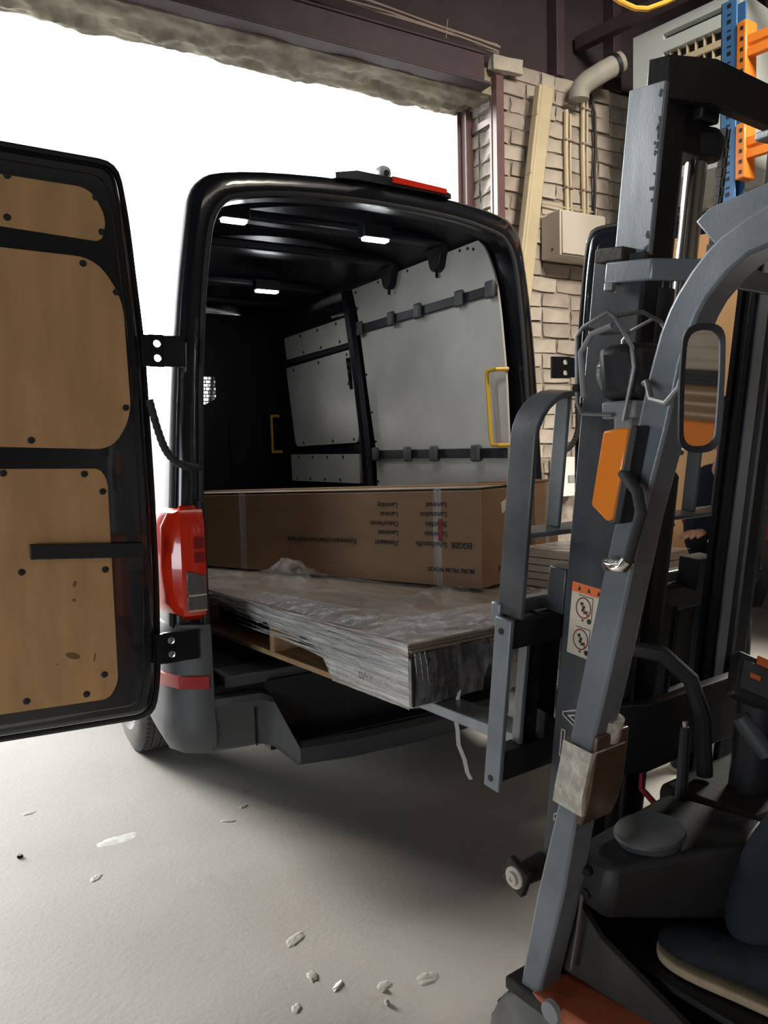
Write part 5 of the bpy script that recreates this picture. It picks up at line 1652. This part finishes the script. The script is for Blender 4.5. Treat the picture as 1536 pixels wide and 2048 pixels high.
def head(center, face, up, parent, cap=None, k=1.0):
    """head with brow, eyes, nose, mouth, ears and hair; face = looking direction"""
    f = Vector(face).normalized()
    u = (Vector(up) - f * f.dot(Vector(up))).normalized()
    r = f.cross(u)
    c = Vector(center)
    bm = bmesh.new()
    bmesh.ops.create_uvsphere(bm, u_segments=32, v_segments=24, radius=1)
    for v in bm.verts:
        x, y, z = v.co
        sx, sy, sz = .076, .095, .118
        jaw = max(0, -z)
        w = 1 - .30 * jaw ** 1.5
        fx, fy, fz = x * sx * w, y * sy * (1 - .15 * jaw), z * sz
        if y > 0:
            fy += .010 * math.exp(-((z + .75) / .25) ** 2) * max(0, 1 - abs(x) * 1.6)           # chin
            fy += .030 * math.exp(-((z + .12) / .16) ** 2) * math.exp(-(x / .16) ** 2)           # nose
            fy += .008 * math.exp(-((z + .45) / .08) ** 2) * math.exp(-(x / .30) ** 2)           # lips
            fy -= .012 * math.exp(-((z - .08) / .12) ** 2) * math.exp(-((abs(x) - .42) / .16) ** 2)  # eye sockets
            fy += .006 * math.exp(-((z - .27) / .08) ** 2) * math.exp(-(x / .6) ** 2)            # brow
        v.co = c + (r * fx + f * fy + u * fz) * k
    me = bpy.data.meshes.new('head')
    bm.to_mesh(me)
    bm.free()
    me.materials.append(M['skin'])
    me.shade_smooth()
    o = bpy.data.objects.new('head', me)
    C.objects.link(o)
    adopt(o, parent)
    for s in (-1, 1):
        e = c + (r * .032 * s + f * .078 + u * .010) * k
        eb = MB().lathe(e, f, [(-.008, .004), (-.004, .0105), (.002, .011), (.006, .007), (.007, .001)], 14).build('eye', 'eye', o, smooth=80)
        MB().lathe(e + f * .006 * k, f, [(0, .0048), (.0018, .003)], 10).build('iris', 'hair', o)
        MB().tube([c + (r * .072 * s + f * .0 + u * .02) * k, c + (r * .085 * s - f * .012 + u * .028) * k, c + (r * .086 * s - f * .014 + u * .0) * k, c + (r * .074 * s - f * .004 - u * .03) * k], [.008, .012, .011, .006], 8).build('ear', 'skin', o, smooth=80)
    MB().tube([c + (-r * .022 + f * .088 - u * .054) * k, c + (f * .097 - u * .053) * k, c + (r * .022 + f * .088 - u * .054) * k], [.002, .005, .002], 8).build('mouth', 'redcloth', o, smooth=80)
    hm = MB().grid(24, 14, lambda a, b: tuple(c + (r * math.cos(a * 2 * math.pi) * .083 * math.sin(b * 1.75) + f * (math.sin(a * 2 * math.pi) * .101 * math.sin(b * 1.75) - .010) + u * (.126 * math.cos(b * 1.75) + .022 * max(0, math.sin(a * 2 * math.pi)) * b)) * k))
    hm.build('hair' if not cap else 'cap', 'hair' if not cap else cap, o, smooth=80)
    if cap:
        MB().grid(12, 6, lambda a, b: tuple(c + (r * (a - .5) * .15 * (1 - .25 * b * b) + f * (.075 + .085 * b * (1 - (2 * a - 1) ** 2 * .5)) + u * (.048 - .012 * b)) * k)).build('cap_peak', cap, o, smooth=80, solid=.004)
    return o


def hand(wrist, fwd, palm_n, parent, curl=.35, side=1, name='hand'):
    """palm with four unequal fingers and a thumb; fwd = towards the fingertips, palm_n = out of the palm"""
    w = Vector(wrist)
    f = Vector(fwd).normalized()
    n = (Vector(palm_n) - f * f.dot(Vector(palm_n))).normalized()
    s = f.cross(n) * side
    J, E = [], []

    def add(p, r, prev=None):
        J.append((p, r))
        if prev is not None:
            E.append((prev, len(J) - 1))
        return len(J) - 1
    a = add(w, (.026, .019))
    b = add(w + f * .045, (.034, .016), a)
    kn = add(w + f * .078, (.036, .014), b)
    palm = skin_mesh(name, J, E, 'skin', parent, 0, 2)
    for q, (off, L) in enumerate(((.030, .070), (.010, .080), (-.010, .074), (-.029, .058))):
        p = w + f * .070 + s * off
        pts, d = [p], (f + s * off * 2.2).normalized()
        for k, (ln, cu) in enumerate(((.45, .25), (.32, .8), (.23, .7))):
            d = (d + n * curl * cu).normalized()
            p = p + d * L * ln
            pts.append(p)
        skin_mesh('finger', [(pts[0], .0095), (pts[1], .009), (pts[2], .008), (pts[3], .0068)], [(0, 1), (1, 2), (2, 3)], 'skin', palm, 0, 2)
    p0 = w + f * .022 + s * .026
    t1 = p0 + (f * .6 + s * .8 + n * .15).normalized() * .036
    t2 = t1 + (f * .85 + s * .40 + n * .25).normalized() * .030
    t3 = t2 + (f * .95 + s * .1 + n * .3).normalized() * .022
    skin_mesh('thumb', [(p0, .013), (t1, .0115), (t2, .010), (t3, .0075)], [(0, 1), (1, 2), (2, 3)], 'skin', palm, 0, 2)
    return palm


# the driver, seated; the photograph shows the left shin and shoe
drv = thing('person', 'seated driver in navy trousers and dark tan soled shoes on the forklift', 'person', Fw((1.86, .2, .352)))
hip = Vector((1.88, .10, .93))
P_ = lambda r, f, z: Vector(Fw((r, f, z)))
bj = [(P_(1.88, .10, .94), (.13, .10)), (P_(1.88, .06, 1.15), (.14, .10)), (P_(1.88, .05, 1.33), (.16, .10)), (P_(1.88, .07, 1.44), (.06, .06)), (P_(1.88, .09, 1.51), (.055, .055)),
      (P_(1.79, .16, .93), (.09, .09)), (P_(1.54, .62, .87), (.065, .065)), (P_(1.455, .755, .62), (.045, .045)), (P_(1.43, .73, .565), (.036, .036)),
      (P_(1.97, .16, .93), (.09, .09)), (P_(2.05, .60, .88), (.065, .065)), (P_(2.05, .78, .50), (.045, .045)), (P_(2.05, .81, .42), (.04, .04)),
      (P_(1.70, .06, 1.37), (.06, .06)), (P_(1.63, .20, 1.14), (.045, .045)), (P_(1.76, .50, 1.08), (.03, .03)),
      (P_(2.06, .06, 1.37), (.06, .06)), (P_(2.13, .22, 1.14), (.045, .045)), (P_(2.02, .52, 1.10), (.03, .03))]
be = [(0, 1), (1, 2), (2, 3), (3, 4), (0, 5), (5, 6), (6, 7), (7, 8), (0, 9), (9, 10), (10, 11), (11, 12), (2, 13), (13, 14), (14, 15), (2, 16), (16, 17), (17, 18)]
BJ = [(p, (r[0] * k, r[1] * k)) for (p, r), k in zip(bj, [.7, .66, .6, .8, 1] + [.72, .8, 1, 1] * 2 + [.6, .75, 1] * 2)]
skin_mesh('body', BJ, be, 'skin', drv, 0)
grow = lambda js, k: [(p, (r[0] * k, r[1] * k)) for p, r in js]
tj = grow([bj[0]] + bj[5:8] + bj[9:12], 1.16)
tj[2] = (P_(1.54, .64, .86), (.085, .082))
tj[3] = (P_(1.448, .765, .505), (.088, .088))
tj.insert(3, (P_(1.50, .755, .68), (.084, .084)))
trs = skin_mesh('trousers', tj, [(0, 1), (1, 2), (2, 3), (3, 4), (0, 5), (5, 6), (6, 7)], 'navy', drv, 0)
skin_mesh('jacket', grow([bj[0], bj[1], bj[2]], 1.12) + grow([bj[13], bj[14], bj[16], bj[17]], 1.25) + [(bj[15][0].lerp(bj[14][0], .12), (.038, .038)), (bj[18][0].lerp(bj[17][0], .12), (.038, .038)), (P_(1.88, .075, 1.46), (.074, .07))],
          [(0, 1), (1, 2), (2, 3), (3, 4), (4, 7), (2, 5), (5, 6), (6, 8), (2, 9)], 'hoodie', drv, 0)
head(P_(1.88, .12, 1.62), FF - FR * .1, (0, 0, 1), drv)
hand(P_(1.76, .50, 1.08), P_(1.80, .66, 1.06) - P_(1.76, .50, 1.08), -FR * .2 + Vector((0, 0, -1)), drv, .5, -1)
hand(P_(2.02, .52, 1.10), P_(2.02, .7, 1.08) - P_(2.02, .52, 1.10), Vector((0, 0, -1)), drv, .5, 1)


def shoe(heel, toe, parent, w=.05):
    h, t = Vector(heel), Vector(toe)
    d = (t - h)
    L = d.length
    d.normalize()
    s = Vector((d.y, -d.x, 0))
    prof = [(-.02, .55, .075), (.05, .72, .10), (.25, .80, .105), (.45, .86, .085), (.65, 1.0, .065), (.80, 1.0, .052), (.90, .88, .044), (.96, .68, .036), (1.0, .40, .026), (1.02, .10, .018)]
    ru, rs = [], []
    for a, kw, hh in prof:
        c = h + d * L * a
        ww = w * kw
        ru.append([c - s * ww + Vector((0, 0, .018)), c - s * ww * .95 + Vector((0, 0, .018 + hh * .55)), c - s * ww * .45 + Vector((0, 0, .018 + hh)), c + s * ww * .45 + Vector((0, 0, .018 + hh)), c + s * ww * .95 + Vector((0, 0, .018 + hh * .55)), c + s * ww + Vector((0, 0, .018))])
        k2 = 1.08
        rs.append([c - s * ww * k2, c - s * ww * k2 + Vector((0, 0, .021)), c + s * ww * k2 + Vector((0, 0, .021)), c + s * ww * k2])
    so = MB().loft(ru).build('shoe', 'shoe', parent, smooth=70)
    k = so.modifiers.new('sub', 'SUBSURF')
    k.levels = k.render_levels = 2
    s2 = MB().loft(rs).build('sole', 'sole', so, .006, smooth=60)
    k = s2.modifiers.new('sub', 'SUBSURF')
    k.levels = k.render_levels = 1
    return so


shoe(P_(1.42, .62, .460), P_(1.395, .945, .460), drv, .070)
shoe(P_(2.06, .72, .46), P_(2.04, .99, .46), drv, .055)

# the helper behind the load, leaning in from the right
hp = thing('person', 'person in dark jacket and red sleeves leaning over the load behind the mast', 'person', (3.05, 2.28, 0))
V = Vector
hj = [(V((3.06, 2.28, .95)), (.14, .11)), (V((3.0, 2.24, 1.15)), (.15, .11)), (V((2.93, 2.17, 1.32)), (.16, .11)), (V((2.88, 2.12, 1.40)), (.06, .06)), (V((2.86, 2.10, 1.45)), (.055, .055)),
      (V((3.02, 2.19, .90)), (.085, .085)), (V((3.0, 2.16, .50)), (.06, .06)), (V((3.02, 2.18, .10)), (.042, .042)),
      (V((3.09, 2.36, .90)), (.085, .085)), (V((3.10, 2.40, .50)), (.06, .06)), (V((3.12, 2.42, .10)), (.042, .042)),
      (V((2.93, 2.02, 1.30)), (.06, .06)), (V((2.90, 1.95, 1.14)), (.046, .046)), (V((2.82, 2.02, 1.125)), (.028, .028)),
      (V((2.97, 2.30, 1.30)), (.06, .06)), (V((2.97, 2.36, 1.16)), (.046, .046)), (V((2.90, 2.24, 1.125)), (.028, .028))]
he = [(0, 1), (1, 2), (2, 3), (3, 4), (0, 5), (5, 6), (6, 7), (0, 8), (8, 9), (9, 10), (2, 11), (11, 12), (12, 13), (2, 14), (14, 15), (15, 16)]
HJ = [(p, (r[0] * k, r[1] * k)) for (p, r), k in zip(hj, [.7, .66, .58, .8, 1] + [.72, .8, 1] * 2 + [.6, .75, 1] * 2)]
skin_mesh('body', HJ, he, 'skin', hp, 0)
skin_mesh('trousers', grow([hj[0]] + hj[5:8] + hj[8:11], 1.15), [(0, 1), (1, 2), (2, 3), (0, 4), (4, 5), (5, 6)], 'navy', hp, 0)
skin_mesh('jacket', grow(hj[0:3], 1.13) + grow([hj[11], hj[14]], 1.25) + [(V((2.88, 2.12, 1.41)), (.080, .078)), (hj[11][0].lerp(hj[12][0], .45), (.062, .062)), (hj[14][0].lerp(hj[15][0], .45), (.062, .062))], [(0, 1), (1, 2), (2, 3), (2, 4), (2, 5), (3, 6), (4, 7)], 'hoodie', hp, 0)
for i, j, k in ((11, 12, 13), (14, 15, 16)):
    skin_mesh('sleeve', [(hj[i][0].lerp(hj[j][0], .4), (.058, .058)), (hj[j][0], (.056, .056)), (hj[j][0].lerp(hj[k][0], .8), (.042, .042))], [(0, 1), (1, 2)], 'redcloth', hp, 0)
head(V((2.835, 2.075, 1.545)), V((-.9, -.25, -.42)), V((-.3, -.1, 1)), hp, 'hoodie', .95)
hand(V((2.82, 2.02, 1.125)), V((-.95, .1, -.05)), V((0, 0, -1)), hp, .18, 1)
hand(V((2.90, 2.24, 1.125)), V((-.95, -.2, -.05)), V((0, 0, -1)), hp, .18, -1)
shoe(V((3.07, 2.19, 0)), V((2.80, 2.13, 0)), hp)
shoe(V((3.17, 2.44, 0)), V((2.90, 2.38, 0)), hp)

# goods standing on the floor right of the van, seen low between the mast rails
gp = thing('goods_pallet', 'low wooden pallet on the bright floor right of the van', 'pallet', (3.5, 3.55, 0))
for k in range(5):
    MB().box((3.05 + k * .2, 3.15, .12), (3.2 + k * .2, 3.98, .145)).build('deck_board', 'wood', gp, .002)
for y in (3.15, 3.5, 3.86):
    for x in (3.05, 3.45, 3.88):
        MB().box((x, y, .02), (x + .1, y + .12, .12)).build('block', 'wood', gp, .003)
    MB().box((3.05, y, 0), (3.99, y + .12, .02)).build('bottom_board', 'wood', gp, .002)
gs = thing('wrapped_stack', 'stack of pale sheets in film standing on the low pallet', 'stack', (3.5, 3.55, .145))
for k in range(7):
    MB().box((3.06 + .01 * (k % 3), 3.17 + .008 * ((k * 2) % 3), .145 + k * .055), (3.98, 3.96, .197 + k * .055)).build('sheet_pack', 'cardtop' if k % 2 else 'box', gs, .003)
MB().grid(30, 20, lambda u, v: (3.052 - .006 * noise.noise(Vector((u * 9, v * 20, 0))), 3.15 + .83 * u, .145 + .39 * v)).build('film_cover', 'filmside', gs, smooth=80)

# pile behind the camera; crate and tray added for the mirror's orange and dark band
for z0, z1, m, nm, lab, cat in ((0, .93, 'rackor', 'mirror_crate', 'orange crate added under the pile for the orange reflection in the forklift mirror', 'crate'),
                                (.93, 1.12, 'card', 'stock_carton', 'ribbed brown carton on the orange crate reflected in the mirror', 'box'),
                                (1.12, 1.20, 'bplastic', 'mirror_tray', 'black tray added between the cartons for the dark band in the mirror', 'tray'),
                                (1.20, 1.42, 'cardtop', 'stock_carton', 'topmost pale carton of the pile reflected in the mirror', 'box')):
    so_ = thing(nm, lab, cat, (-.9, -2.6, z0))
    MB().box((-2.2, -3.2, z0), (.4, -2.0, z1)).build('shell', m, so_, .01)
    for k in range(3):
        q = z0 + (z1 - z0) * (k + .6) / 3.4
        MB().box((-2.18, -2.0, q), (.38, -1.99, q + .012)).build('rib', 'cream' if m == 'card' else m, so_)

flush_text()
